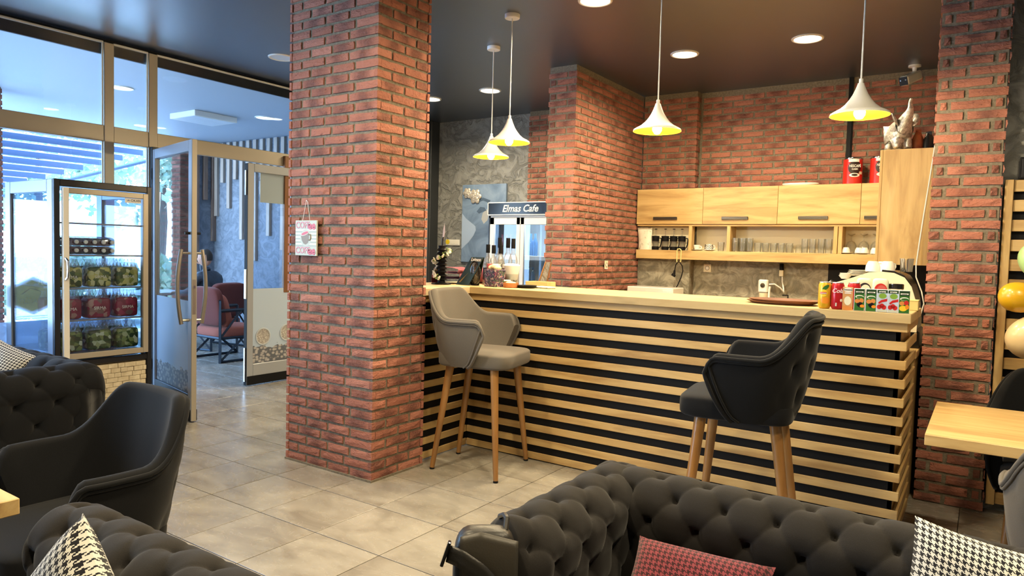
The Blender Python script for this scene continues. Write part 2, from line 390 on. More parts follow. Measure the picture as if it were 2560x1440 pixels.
lay_tiles(fl, WX, 4.95, -2.25, 4.5); lay_tiles(pf, -7.2, WX, 0.0, 4.36)
tag(MB().box(WX - 0.1, 6.3, -4.3, 5.3, H, H + 0.12).build('ceiling', 'ceiling'), 'dark painted ceiling over the cafe room', 'ceiling', kind='structure')
tag(MB().box(-6.35, WX - 0.06, -2.0, 4.5, 3.055, 3.2).build('ceiling_patio', 'patioceil'), 'blue grey ceiling over the covered terrace', 'ceiling', kind='structure')
# rear walls of the room behind the camera and on its far side
slab('wall_front', 'grey plaster wall behind the seating area', 'wall', 'plaster', WX, 6.3, -4.42, -4.3, 0, H)
slab('wall_right', 'grey plaster wall at the far side of the seating', 'wall', 'plaster', 6.3, 6.42, -4.4, 5.3, 0, H)

# ---- bricks
BP = 0.0635; BH = 0.0490
_bm = {}
def brick_mesh(Lb, k, depth=0.034, proud=0.0):
    key = (round(Lb, 3), k)
    if key in _bm: return _bm[key]
    rnd = random.Random(hash(key) & 0xffff); V = []; F = []; nx = 4 if Lb > 0.1 else 3; nz = 3
    for j in range(nz):
        for i in range(nx):
            u = i / (nx - 1); w = j / (nz - 1); ed = (i in (0, nx - 1)) or (j in (0, nz - 1))
            x = (u - 0.5) * Lb; z = (w - 0.5) * BH
            y = rnd.uniform(-0.002, 0.002) + (0.0045 if ed else 0.0)
            if i in (0, nx - 1): x += (0.0025 if i == 0 else -0.0025) + rnd.uniform(-0.0015, 0.0015)
            else: x += rnd.uniform(-0.01, 0.01)
            if j in (0, nz - 1): z += (0.0022 if j == 0 else -0.0022) + rnd.uniform(-0.0022, 0.0022)
            V.append((x, y, z))
    for j in range(nz - 1):
        for i in range(nx - 1): a = j * nx + i; F.append((a, a + 1, a + nx + 1, a + nx))
    per = [i for i in range(nx)] + [j * nx + nx - 1 for j in range(1, nz)] + [(nz - 1) * nx + i for i in range(nx - 2, -1, -1)] + [j * nx for j in range(nz - 2, 0, -1)]
    base = len(V)
    for i in per: V.append((V[i][0] * 1.004, 0.006, V[i][2] * 1.01))
    b2 = len(V)
    for i in per: V.append((V[i][0] * 1.004, depth, V[i][2] * 1.01))
    n = len(per)
    for q in range(n):
        p = (q + 1) % n; F.append((per[q], base + q, base + p, per[p])); F.append((base + q, b2 + q, b2 + p, base + p))
    F = [f[::-1] if False else f for f in F]
    mb = MB(); mb.add(V, F); me = mb.mesh('brick', 'brick'); _bm[key] = me; return me
def lay_bricks(par, items, limit=300):
    # items: (point on the face, angle of the face direction, length)
    items = sorted(items, key=lambda t: (Vector(t[0]) - CAM_LOC).length); rest = MB()
    for n, (p, ang, Lb) in enumerate(items):
        me = brick_mesh(Lb, random.randrange(4))
        if n < limit: link('brick', me, par, p, (random.uniform(-0.012, 0.012), random.uniform(-0.006, 0.006), ang))
        else:
            mat = Matrix.Translation(p) @ Matrix.Rotation(ang, 4, 'Z')
            rest.add([mat @ v.co for v in me.vertices], [tuple(f.vertices) for f in me.polygons])
    if rest.v: tag(rest.build('brickwork', 'brick', par), kind='stuff')
def face(items, ox, oy, ang, rows, k0, k1, keep=None):
    ca, sa = cos(ang), sin(ang)
    for k in range(k0, k1):
        z = k * BP + 0.031
        for (a, b) in rows(k):
            c = (a + b) / 2; jit = random.uniform(-0.0015, 0.0015)
            items.append(((ox + ca * c + sa * jit, oy + sa * c - ca * jit, z), ang, b - a - .004))
def bond(W, st=0.2, j=0.0125, off=0.0, lo=0.0):
    def rows(k):
        out = []; x = lo - ((k % 2) * (st + j) / 2 + off) % (st + j)
        while x < W:
            a = max(lo, x); b = min(W, x + st)
            if b - a > 0.018: out.append((a, b))
            x += st + j
        return out
    return rows
NR = int(H / BP)
# the big pillar
PX0, PX1, PY0, PY1 = 0.210, 1.023, 0.712, 1.190
CI = 0.0125
pil = tag(MB().box(PX0 + CI, PX1 - CI, PY0 + CI, PY1 - CI, 0, H).build('brick_pillar', 'mortar'), 'large red brick pillar with a coffee sign hanging on it', 'pillar', kind='structure')
it = []
face(it, PX0, PY0, 0, lambda k: [(0, .195), (.210, .400), (.415, .605), (.620, .813)] if k % 2 == 0 else [(.024, .113), (.125, .333), (.345, .553), (.565, .787)], 0, NR)
face(it, PX1, PY0, pi / 2, lambda k: [(.034, .237), (.249, .452)] if k % 2 == 0 else [(0, .124), (.136, .340), (.352, .478)], 0, NR)
lay_bricks(pil, it)
bk = MB()
for k in range(NR):
    z = k * BP + .031
    for a, b in (bond(.813)(k)):
        bk.box(PX0 + a, PX0 + b, PY1 - .02, PY1, z - BH / 2, z + BH / 2)
    for a, b in (bond(.478)(k + 1)):
        bk.box(PX0, PX0 + .02, PY0 + a, PY0 + b, z - BH / 2, z + BH / 2)
tag(bk.build('brickwork', 'brick', pil), kind='stuff')
skirt = MB().box(PX0 - .004, PX1 + .006, PY0 - .006, PY1, 0, .012).build('mortar_bed', 'mortar', pil)
# the brick spur behind the bar
SX0, SX1, SY0, SY1 = 0.655, 0.958, 3.27, 4.86
spur = tag(MB().box(SX0 + CI, SX1 - CI, SY0 + CI, SY1, 0, H).build('wall_bar_side', 'mortar'), 'lit red brick side wall beside the bar shelves', 'wall', kind='structure')
it = []
face(it, SX0, SY0, 0, lambda k: [(0, .197), (.209, .303)] if k % 2 == 0 else [(.024, .08), (.092, .279)], 16, NR)
face(it, SX1, SY0, pi / 2, lambda k: [(.034 + .21 * i, .232 + .21 * i) for i in range(7)] if k % 2 == 0 else [(0, .098)] + [(.110 + .21 * i, .308 + .21 * i) for i in range(7)], 16, NR)
lay_bricks(spur, it)
# back wall above the cabinets
BY = 4.89; BYC = 4.77; BYR = 4.97
bw = tag(MB().box(SX1, 3.9, BY + CI, 5.2, 0, H).box(SX1, 1.555 - CI, BYC + CI, BY + .05, 0, H).build('wall_back', 'mortar'), 'red brick back wall above the bar cabinets', 'wall', kind='structure')
it = []
face(it, SX1, BYC, 0, lambda k: bond(.597, .2, .012, .05 if k % 2 else 0.0)(k), 33, NR)
face(it, 1.555, BYC, pi / 2, lambda k: [(.02, .06)] if k % 2 else [(.03, .115)], 33, NR)
face(it, 1.565, BY, 0, lambda k: bond(1.39, .2, .012)(k), 33, NR)
face(it, 3.0, BY, 0, lambda k: bond(.82, .2, .012, .07)(k), 33, NR)
lay_bricks(bw, it)
MB().box(2.957, 2.993, BY - .012, BY + .02, 2.0, H).build('cable_duct', 'black', bw)
MB().tube([(3.005, BY - .02, 2.95), (3.004, BY - .025, 2.5), (3.01, BY - .02, 2.17)], .006, 6).build('cable', 'black', bw)
# grey concrete plaster below the shelf
cp = MB().box(1.54, 3.15, BY - .022, BY, 0, 1.9).box(SX1 + .0, 1.54, BYC - .022, BY, 0, 1.9).build('plaster_panel', 'concrete', bw)
MB().box(2.86, 3.86, BY - .03, BY - .023, .8, 1.5).build('dark_panel', 'black', bw)
# far grey wall with the painting, and its brick pilaster
tag(MB().box(WX, SX0 + .1, 5.0, 5.15, 0, H).build('wall_far', 'plaster'), 'grey rough plaster wall behind the drinks cooler', 'wall', kind='structure')
ps = tag(MB().box(-.61 + CI, .66, 4.90 + CI, 5.02, 0, H).build('wall_far_brick', 'mortar'), 'narrow strip of red brick beside the grey plaster wall', 'wall', kind='structure')
it = []
face(it, -.61, 4.90, 0, lambda k: bond(.75, .2, .012, .05)(k), 26, NR)
lay_bricks(ps, it)
# the right pillar
RX0, RX1, RY0 = 3.803, 4.165, 2.55
rp = tag(MB().box(RX0 + CI, RX1 - CI, RY0 + CI, 5.2, 0, H).build('brick_column', 'mortar'), 'narrow red brick column between bar and slatted panel', 'pillar', kind='structure')
it = []
face(it, RX0, RY0, 0, lambda k: [(0, .149), (.163, .362)] if k % 2 == 0 else [(0.0 if k < 30 else .024, .064), (.079, .282), (.297, .338), (.349, .362)], 0, NR)
face(it, RX0, 3.6, -pi / 2, lambda k: bond(1.03, .2, .012)(k), 34, NR)
lay_bricks(rp, it)
tag(MB().box(RX1 - .02, 6.3, RY0 + .10, RY0 + .22, 0, H).build('wall_right_back', 'plaster'), 'grey rough plaster wall behind the slatted panel', 'wall', kind='structure')

# ---- window wall
ALU = 'alu'
w1 = tag(sempty('window_1'), 'aluminium framed shop window beside the glass door', 'window')
def vpost(par, y0, y1, z0, z1, name='mullion', x0=WX - .045, x1=WX + .012, mat=ALU): return MB().rbox(x0, x1, y0, y1, z0, z1, .004).build(name, mat, par)
def hrail(par, y0, y1, z0, z1, name='transom', x0=WX - .04, x1=WX + .006, mat=ALU): return MB().rbox(x0, x1, y0, y1, z0, z1, .004).build(name, mat, par)
def pane(par, y0, y1, z0, z1, x=WX - .016): return MB().box(x - .003, x + .003, y0, y1, z0, z1).build('pane', 'glass', par)
Z1, Z2, ZT = 2.292, 2.43, 3.115
vpost(w1, .665, .747, 0, H - .035); vpost(w1, -1.5, -1.42, 0, H - .035)
hrail(w1, -1.42, .665, Z1, Z2); hrail(w1, .747, 1.047, Z1, Z2)
hrail(w1, -1.42, .665, 0, .10, 'sill_rail'); hrail(w1, .747, 1.047, 0, .10, 'sill_rail')
hrail(w1, -1.42, .665, ZT, ZT + .018, 'top_bead', WX - .02, WX + .004, 'white'); hrail(w1, .747, 1.047, ZT, ZT + .018, 'top_bead', WX - .02, WX + .004, 'white')
for a, b in ((-1.42, .665), (.747, 1.047)):
    pane(w1, a, b, Z2, ZT); pane(w1, a, b, .1, Z1)
    MB().rbox(WX + .001, WX + .009, b - .018, b - .006, Z2, ZT, .002).build('gasket', 'white', w1)
    MB().rbox(WX + .001, WX + .009, b - .018, b - .006, .1, Z1, .002).build('gasket', 'white', w1)
MB().box(WX - .012, WX - .009, -1.42, .66, .1, .80).build('frosted_film', 'frost', w1)
# gold hexagon sticker on the pane
hx = [(0.0, .36), (.36, .18), (.36, -.18), (0, -.36), (-.36, -.18), (-.36, .18)]
MT['stickergold'] = make_glass('sticker_gold', (.8, .7, .4), .1, .2, .8, (.62, .47, .16)); MT['stickerwhite'] = make_glass('sticker_white', (.9, .9, .9), .1, .2, .85, (.8, .84, .88))
sy, sz = .106, 1.0
def hexa(s, x, y0): return MB().add([(x, y0 + a * s, sz + b * s) for a, b in hx], [(0, 1, 2, 3, 4, 5)])
hexa(.42, WX - .0075, sy).build('sticker_border', 'stickerwhite', w1); hexa(.36, WX - .0068, sy).build('sticker', 'stickergold', w1)
hexa(.42, WX - .0075, sy - .36).build('sticker_border', 'stickerwhite', w1); hexa(.36, WX - .0068, sy - .36).build('sticker', 'stickergold', w1)
text(w1, 'ELMAS', .052, (WX - .006, sy, sz - .045), FACE_POS_X, 'stickerwhite')
MB().tube([(WX - .006, sy - .06, sz + .015), (WX - .006, sy, sz + .06), (WX - .006, sy + .025, sz + .05), (WX - .006, sy + .08, sz + .03)], .004, 5).build('sticker_swoosh', 'stickerwhite', w1)
# header beam outside, black
tag(MB().box(WX - .075, WX - .05, -2, 5.0, 3.035, H).build('beam_header', 'black'), 'black beam above the shop window and door', 'beam', kind='structure')
# door frame
df = tag(sempty('door_frame'), 'champagne aluminium frame around the double glass door', 'door frame')
vpost(df, 1.047, 1.127, 0, H - .035, 'jamb'); vpost(df, 2.97, 3.05, 0, H - .035, 'jamb')
hrail(df, 1.127, 2.97, Z1, Z2, 'header'); hrail(df, 1.127, 2.97, ZT, ZT + .018, 'top_bead', WX - .02, WX + .004, 'white')
pane(df, 1.127, 2.97, Z2, ZT)
MB().rbox(WX + .012, WX + .05, 1.055, 1.12, 0, 2.30, .004).build('dark_jamb_cover', 'aludark', df)
MB().rbox(WX + .008, WX + .045, 2.49, 2.56, .95, 2.40, .004).build('wood_strip', 'legdark', df)
# the leaves
def make_beanfilm():
    m, N, L, B = newmat('coffee_bean_film'); v = coords(N, L, (1, 1, 1.35))
    vo = N.new('ShaderNodeTexVoronoi'); vo.inputs['Scale'].default_value = 26.0; vo.inputs['Randomness'].default_value = 0.8; L.new(v, vo.inputs['Vector'])
    bean = ramp(N, L, vo.outputs['Distance'], [(0.02, (0.10, 0.09, 0.085)), (0.10, (0.52, 0.50, 0.48)), (0.42, (0.38, 0.36, 0.35)), (0.6, (0.12, 0.13, 0.15))])
    sp = N.new('ShaderNodeSeparateXYZ'); tc = N.new('ShaderNodeTexCoord'); L.new(tc.outputs['Object'], sp.inputs[0])
    edge = mathn(N, L, 'ADD', sp.outputs['Z'], mathn(N, L, 'MULTIPLY', noise(N, L, v, 9.0, 2), 0.28))
    msk = mathn(N, L, 'LESS_THAN', edge, 0.53)
    L.new(mixc(N, L, msk, (0.46, 0.56, 0.68), bean), B.inputs['Base Color']); B.inputs['Roughness'].default_value = 0.35
    B.inputs['Transmission Weight'].default_value = 0.0; B.inputs['Alpha'].default_value = 0.9
    return m
MT['beans'] = make_beanfilm()
MT['coin'] = make_print('medallion_print', [(0.35, (0.62, 0.60, 0.55)), (0.52, (0.25, 0.22, 0.2)), (0.7, (0.75, 0.73, 0.68))], 38.0)
MT['framecool'] = M('grey_aluminium', (0.42, 0.44, 0.47), 0.35, 0.4)
def leaf(name, label, loc, rz, Lw, ztop=2.275, framemat='framecool', botmat='aludark'):
    d = bpy.data.objects.new(name, None); COL.objects.link(d); d.location = loc; d.rotation_euler = (0, 0, rz); d['kind'] = 'structure'; tag(d, label, 'door')
    T = .022; S = .075
    MB().rbox(0, S, -T, T, .012, ztop, .004).build('stile', framemat, d)
    fs = MB().rbox(Lw - S, Lw, -T, T, .012, ztop, .004).build('stile', framemat, d)
    MB().rbox(Lw, Lw + .002, -T + .004, T - .004, .012, ztop, .0009).build('edge_strip', 'alu', d)
    MB().rbox(S, Lw - S, -T, T, ztop - .085, ztop, .004).build('rail', framemat, d)
    MB().rbox(S, Lw - S, -T, T, .012, .225, .004).build('rail', botmat, d)
    for s in (-1, 1): MB().rbox(.004, Lw - .004, min(s * T, s * (T + .006)), max(s * T, s * (T + .006)), .014, .105, .002).build('kick_plate', 'black', d)
    MB().box(S - .01, Lw - S + .01, -.003, .003, .22, ztop - .08).build('pane', 'glass', d)
    return d, T, S
hx0, hy0 = WX + .035, 1.085; ex, ey = -1.145, .872
LW1 = math.hypot(ex - hx0, ey - hy0); RZ1 = math.atan2(ey - hy0, ex - hx0)
d1, T, S = leaf('door_1', 'glass door leaf standing open with curved pull handles', (hx0, hy0, 0), RZ1, LW1)
MB().box(S, LW1 - S, -.0055, -.0035, .225, .98).build('bean_film', 'beans', d1)
def pull(par, x, side, z0=.80, z1=1.40, y0=.022):
    s = side; pts = []
    for i in range(15):
        t = i / 14; pts.append((x, s * (y0 + .058 + .03 * sin(pi * t)), lerp(z0, z1, t)))
    h = MB().tube(pts, .0165, 10).build('pull_handle', 'steel', par, True)
    for z in (z0 + .03, z1 - .03): MB().tube([(x, s * y0, z), (x, s * (y0 + .062), z)], .011, 8).build('post', 'steel', h, True)
    return h
# curved pulls on both faces, reaching sideways past the stile as in the photograph
pull(d1, LW1 - .055, -1); pull(d1, LW1 - .055, 1)
lp = MB().rbox(LW1 + .001, LW1 + .004, -.013, .013, .88, 1.16, .001).build('lock_plate', 'steel', d1)
MB().rbox(LW1 + .004, LW1 + .012, -.006, .006, 1.09, 1.11, .001).build('latch', 'chrome', lp)
MB().tube([(LW1 - .04, -.06, 1.53), (LW1 - .04, .06, 1.53)], .011, 8).build('door_stop', 'blackmetal', d1, True)
for z in (.35, 1.42, 2.06): MB().rbox(-.03, .02, -.03, -.012, z - .05, z + .05, .003).build('hinge', 'blackmetal', d1)
d2, T, S = leaf('door_2', 'closed glass door leaf with a price notice and coffee bean film', (WX + .035, 2.955, 0), -pi / 2, .925, botmat='framecool')
MB().box(S, .925 - S, .0034, .0042, .225, 1.0).build('bean_film', 'beans', d2)
for x, z in ((.72, .50), (.42, .52)):
    c = MB().lathe([(0, 0), (.085, 0), (.085, .002), (0, .002)], 28).build('medallion', 'coin', d2, loc=(x, .0064, z), rot=(pi / 2, 0, 0))
    MB().tube([(.085 * cos(a * pi / 14), .085 * sin(a * pi / 14), -.001) for a in range(28)], .008, 6, True).build('medallion_rim', 'stickerwhite', c)
MB().rbox(.925 - .004, .925 + .012, -.016, .016, .90, 1.20, .001).build('lock_plate', 'white', d2)
MB().rbox(.925 - .001, .925 + .015, -.012, .012, 1.95, 2.2, .002).build('flush_bolt', 'chrome', d2)
MB().rbox(.925 - .001, .925 + .015, -.012, .012, .05, .4, .002).build('flush_bolt', 'chrome', d2)
MB().box(.925, .928, -.022, .022, .012, 2.27).build('gasket', 'black', d2)
pp = tag(MB().rbox(-.16, .16, -.0008, .0008, -.15, .15, .0003).build('paper_notice', 'white'), 'white paper price notice taped to the closed door glass', 'notice')
pp.location = (WX + .022, 2.36, 2.04); pp.rotation_euler = (0, 0, -pi / 2)
MT['inkblue'] = M('faded_ink', (0.30, 0.34, 0.5), 0.8)
for s, z, w in (('F\u0130YATLARIMIZDA', .085, .052), ('KDV', .0, .05), ('DAH\u0130LD\u0130R', -.075, .05)):
    o = text(pp, s, w, (0, -.0014, z), FACE_NEG_Y, 'inkblue'); o.scale = (-1, 1, 1)
# the dark-framed window at the far end of the same wall
w2 = tag(sempty('window_2'), 'dark framed window beside the grey wall behind the bar', 'window')
vpost(w2, 4.83, 5.0, 0, H, 'mullion', WX - .05, WX + .05, 'aludark'); vpost(w2, 3.05, 3.12, 0, H, 'mullion', mat='aludark')
hrail(w2, 3.12, 4.83, 2.14, 2.26, 'transom', WX - .04, WX + .04, 'aludark'); hrail(w2, 3.12, 4.83, 0, .1, 'sill_rail', mat='aludark'); hrail(w2, 3.12, 4.83, 3.03, H, 'top_rail', WX - .04, WX + .04, 'aludark')
pane(w2, 3.12, 4.83, 2.26, 3.03); pane(w2, 3.12, 4.83, .1, 2.14)
vpost(w2, 4.775, 4.83, .1, 3.03, 'inner_frame', WX - .01, WX + .02, 'framecool')
# outer end wall of the terrace at y 4.36 carries the timber slats
pw = tag(MB().box(-6.25, WX - .12, 4.36, 4.46, 0, 3.2).box(-6.35, -6.25, 3.98, 4.46, 0, 3.2).build('wall_patio', 'plasterblue'), 'blue grey plaster wall of the terrace with hanging timber slats', 'wall', kind='structure')
MT['slatpale'] = make_wood('pale_slat', (0.30, 0.25, 0.21), (0.40, 0.34, 0.29), (0.46, 0.40, 0.35), axis=2)
MT['slatbrown'] = make_wood('brown_slat', (0.16, 0.11, 0.085), (0.22, 0.155, 0.12), (0.27, 0.19, 0.15), axis=2)
rnd = random.Random(4)
lens = [1.05, .55, .9, .5, 1.45, .7, 1.6, .62, 1.25, .5, 1.5, .8, 1.1]
x = -6.2; i = 0
while x < WX - .25:
    Ln = lens[i % len(lens)] + rnd.uniform(-.1, .1); wv = .075
    MB().rbox(x, x + wv, 4.315, 4.36, 3.04 - Ln - .15, 3.04, .003).build('slat', 'slatpale', pw); x += .165; i += 1
y = 4.0; i = 0
while y < 4.3:
    Ln = [1.9, .9, 1.55, 2.05][i % 4]
    MB().rbox(-6.25, -6.205, y, y + .07, 3.04 - Ln, 3.04, .003).build('slat', 'slatbrown', pw); y += .145; i += 1
# ------------------------------------------------------------------ lamps
def disc_light(par, r, power, col, z, spread=160):
    ld = bpy.data.lights.new('lamp_light', 'AREA'); ld.shape = 'DISK'; ld.size = 2 * r; ld.energy = power; ld.color = col; ld.spread = radians(spread)
    o = bpy.data.objects.new('lamp_light', ld); COL.objects.link(o); o.parent = par; o.location = (0, 0, z); return o
MT['lampface'] = M('lamp_diffuser', (0.9, 0.9, 0.85), 0.5, emit=(1.0, 0.93, 0.78, 9.0))
MT['lampoff'] = M('lamp_diffuser_off', (0.62, 0.68, 0.75), 0.4)
MT['lampcool'] = M('lamp_diffuser_cool', (0.9, 0.9, 0.9), 0.5, emit=(1.0, 0.97, 0.9, 5.0))
ring_me = MB().lathe([(.098, 0), (.098, -.006), (.104, -.010), (.116, -.008), (.119, 0)], 32, cap=False).mesh('trim_ring', 'whitepaint', True)
face_me = {k: MB().lathe([(0, -.004), (.099, -.004)], 32, cap=False).mesh('diffuser', k) for k in ('lampface', 'lampoff', 'lampcool')}
def downlight(x, y, label, power, fm='lampface', z=H, col=WARM, group=None):
    t = thing('ceiling_downlight', label, 'ceiling light', (x, y, z), 0, group)
    link('trim_ring', ring_me, t); link('diffuser', face_me[fm], t)
    if power: disc_light(t, .095, power, col, -.02)
    return t
DLP = 44
downlight(1.83, 1.93, 'lit round downlight at the top edge, above the bar counter front', DLP)
downlight(1.90, 3.43, 'lit round downlight nearest the brick side wall', DLP)
downlight(2.87, 3.47, 'lit round downlight above the bar between two hanging lamps', DLP)
downlight(-.37, 3.76, 'lit round downlight behind the two overlapping hanging lamps', DLP * .8)
downlight(-1.22, 3.79, 'lit round downlight half hidden behind the big pillar', DLP * .8)
downlight(-1.30, 1.81, 'unlit round downlight near the glass door', 0, 'lampoff')
for x, y, w in ((2.87, .35, 'over the gap between bar and sofa'), (1.4, -.4, 'over the aisle by the armchair'), (4.45, .25, 'over the oak table'), (2.6, -1.9, 'over the corner sofa'), (4.6, -1.3, 'over the sofa seat'), (1.0, -2.4, 'over the corner table'), (.0, -1.0, 'over the window sofa')):  # unseen lamps added as fill light for the seating
    downlight(x, y, 'unseen downlight added for fill above the picture, ' + w, DLP * (0.9 if x > 1.2 else .45), group='unseen added fill downlights')
# terrace lamps
for (x, y), lb in zip(((-3.49, 1.49), (-3.53, 3.28), (-5.66, 2.89)), ('lit terrace downlight seen through the narrow top pane', 'lit terrace downlight beside the square panel lamp', 'small far terrace downlight low in the narrow top pane')):
    downlight(x, y, lb, 6, 'lampcool', 3.055, (1, .95, .85))
pl = thing('panel_lamp', 'flat square panel lamp on the terrace ceiling', 'ceiling light', (-4.13, 2.83, 3.055), radians(0))
MB().rbox(-.27, .27, -.29, .29, -.07, 0, .006).build('housing', 'whitepaint', pl)
MB().box(-.25, .25, -.27, .27, -.072, -.0705).build('diffuser', 'lampoff', pl)
# hanging lamps
def pendant(x, y, label, zr=2.243, R=.152):
    t = thing('pendant_lamp', label, 'pendant lamp', (x, y, zr), 0, 'hanging lamps over the bar')
    hc = H - zr
    prof = [(a, b * .72) for a, b in [(R, .0), (R - .003, .014), (.135, .026), (.105, .048), (.078, .080), (.056, .118), (.040, .155), (.028, .192), (.020, .222), (.017, .235)]]
    MB().lathe(prof, 40, cap=False).build('shade', 'whitepaint', t, True, 60)
    inner = [(a, b * .72) for a, b in [(R - .002, -.001), (R - .006, .008), (.130, .020), (.100, .042), (.074, .074), (.052, .112), (.036, .150)]]
    MB().lathe([(a, b) for a, b in inner] + [(0.001, .11)], 40, cap=False).build('shade_lining', 'gold', t, True, 60)
    MB().lathe([(R, 0), (R - .002, -.001)], 40, cap=False).build('rim', 'whitepaint', t)
    MB().lathe([(.017, .167), (.017, .173), (.011, .175), (.011, .197), (.006, .199), (.0, .199)], 16, cap=False).build('cord_grip', 'whitepaint', t, True)
    MB().tube([(0, 0, .195), (0, 0, hc)], .0045, 8).build('cord', 'white', t)
    MB().lathe([(0, hc - .028), (.052, hc - .028), (.055, hc - .024), (.055, hc), (0, hc)], 28, cap=False).build('ceiling_rose', 'whitepaint', t, True)
    MT.setdefault('bulb', M('bulb_glow', (1, .9, .7), .4, emit=(1.0, .82, .48, 30.0)))
    MB().lathe([(0, -.02), (.016, -.016), (.028, .002), (.030, .018), (.022, .04), (.014, .06), (.014, .075)], 20, cap=False).build('bulb', 'bulb', t, True)
    MB().lathe([(.015, .06), (.017, .065), (.017, .10), (.0, .11)], 16, cap=False).build('socket', 'white', t, True)
    ld = bpy.data.lights.new('bulb_light', 'POINT'); ld.energy = 34; ld.color = (1.0, .79, .46); ld.shadow_soft_size = .03
    o = bpy.data.objects.new('bulb_light', ld); COL.objects.link(o); o.parent = t; o.location = (0, 0, -.065)
    return t
pendant(1.180, 1.892, 'flared white hanging lamp in front of the far smaller one')
pendant(.595, 2.478, 'smallest and farthest flared white hanging lamp')
pendant(2.325, 1.890, 'flared white hanging lamp over the middle of the bar')
pendant(3.493, 1.893, 'largest flared white hanging lamp over the drinks end of the bar')
# ------------------------------------------------------------------ the bar
CX0, CX1, CY0 = 0.955, 3.790, 1.759; CT = 1.188
bar = thing('bar_counter', 'long wooden bar counter clad in horizontal slats on black', 'counter')
PIT = .0985; SHT = .0475
def slat(L_, loc, rz, par=bar, h=SHT, d=.013, mat='oak'):
    return MB().rbox(-L_ / 2, L_ / 2, 0, d, -h / 2, h / 2, .002).build('slat', mat, par, loc=loc, rot=(0, 0, rz))
REC = .032
MB().box(CX0 + .0, CX1 - REC, CY0 + .013, CY0 + .05, .03, 1.10).build('front_panel', 'black', bar)
MB().box(CX0 - .05, CX0 - .013, 1.195, CY0 + .05, .03, 1.10).build('return_panel', 'black', bar)
MB().box(CX1 - .05, CX1 - REC, CY0 + REC, 2.36, .03, 1.10).build('end_panel', 'oak', bar)
MB().box(CX1 - .052, CX1 - REC + .001, CY0 + .013, CY0 + .03, .03, 1.10).build('end_edge', 'black', bar)
MB().box(CX0 - .3, CX1 - .06, 2.33, 2.36, 0, 1.10).build('rear_panel', 'black', bar)
MB().box(CX0 - .01, CX1 - .045, CY0 + .035, CY0 + .06, 0, .03).build('plinth', 'black', bar)
for k in range(11):
    z = .031 + k * PIT
    slat(CX1 - CX0, ((CX0 + CX1) / 2, CY0, z), 0)
    slat(CY0 - 1.197, (CX0, (CY0 + 1.197) / 2, z), pi / 2)
    slat(2.37 - CY0 - .03, (CX1, (2.37 + CY0 + .03) / 2, z), pi / 2)
# fascia under the top
MB().rbox(CX0, CX1, CY0 - .002, CY0 + .03, 1.09, 1.137, .002).build('fascia', 'oak', bar)
MB().rbox(CX0 - .03, CX0 + .002, 1.197, CY0, 1.09, 1.137, .002).build('fascia', 'oaky', bar)
MB().rbox(CX1 - .03, CX1 + .002, CY0 + .03, 2.37, 1.09, 1.137, .002).build('fascia', 'oaky', bar)
top = thing('bar_worktop', 'pale oak L-shaped worktop lying on the bar counter', 'worktop')
MB().rbox(CX0 - .55, CX1 + .015, CY0 - .03, 2.38, 1.1375, CT, .003).build('board', 'edge', top)
MB().rbox(CX0 - .55, CX0 + .028, 1.197, CY0 - .031, 1.1375, CT, .003).build('board', make_wood('oak_edging_deep', (0.47, 0.35, 0.19), (0.56, 0.43, 0.25), (0.62, 0.49, 0.30), axis=1), top)
# back counter under the shelves
bc = thing('back_counter', 'low back counter below the wall shelf behind the bar', 'counter')
MB().box(SX1 + .012, 3.08, 4.32, 4.74, 0, .83).build('body', 'oakz', bc); MB().rbox(SX1 + .012, 3.08, 4.28, 4.742, .83, .87, .003).build('worktop', 'oak', bc)
MB().box(3.1, 3.78, 2.45, 4.72, 0, .88).build('body', 'oakz', bc); MB().rbox(3.08, 3.79, 2.42, 4.74, .88, .92, .003).build('worktop', 'oaky', bc)

# ---- wall cabinets
FY = 4.647; CBZ0, CBZ1 = 1.783, 2.150
xs = [.968, 1.690, 2.420, 3.139, 3.43]
names = ['wall cabinet nearest the brick side wall, handle in bronze light', 'second wall cabinet from the brick side wall', 'third wall cabinet, below the white oval tray', 'wall cabinet half hidden behind the tall end panel']
MT['handle'] = M('gunmetal_handle', (0.10, 0.095, 0.085), 0.3, 0.8)
for i in range(4):
    c = thing('wall_cabinet', names[i], 'cabinet', (xs[i], FY, CBZ0), 0, 'oak wall cabinets over the bar shelf'); w = xs[i + 1] - xs[i]; h = CBZ1 - CBZ0
    dep = (BYC if i == 0 else BY) - FY - .03
    MB().box(.002, w - .002, .019, dep, .0, h).build('body', 'oak', c)
    d = MB().rbox(.0015, w - .0015, 0, .018, .001, h - .001, .0015).build('door', 'oak', c)
    hx_ = w * .45 if i < 3 else .165
    hd = MB().rbox(hx_ - .13, hx_ + .13, -.016, .0, .045, .072, .002).build('handle', 'handle', d); MB().rbox(hx_ - .128, hx_ + .128, -.022, -.0165, .060, .074, .001).build('lip', 'handle', hd)
sh = thing('open_shelf', 'long open oak shelf with dividers under the wall cabinets', 'shelf')
MB().rbox(.975, 3.43, FY, BYC - .03, 1.418, 1.512, .003).build('board', 'oak', sh)
MB().box(1.545, 3.43, BYC - .03, BY - .03, 1.418, 1.512).build('board', 'oak', sh)
MB().rbox(.975, 3.43, FY + .012, BYC - .03, 1.762, 1.782, .002).build('top_board', 'oak', sh)
MT['shelfback'] = M('cream_panel', (0.76, 0.68, 0.48), 0.6)
MB().box(1.565, 3.43, BY - .04, BY - .026, 1.512, 1.78).build('back_panel', 'shelfback', sh)
MB().box(.98, 1.555, BYC - .03, BYC - .024, 1.512, 1.78).build('back_panel', 'shelfback', sh)
for xx in (1.548, 1.942, 2.925, 2.965): MB().rbox(xx, xx + .034, FY + .01, BYC - .03 if xx < 1.6 else BY - .041, 1.512, 1.762, .002).build('divider', 'oakz', sh)
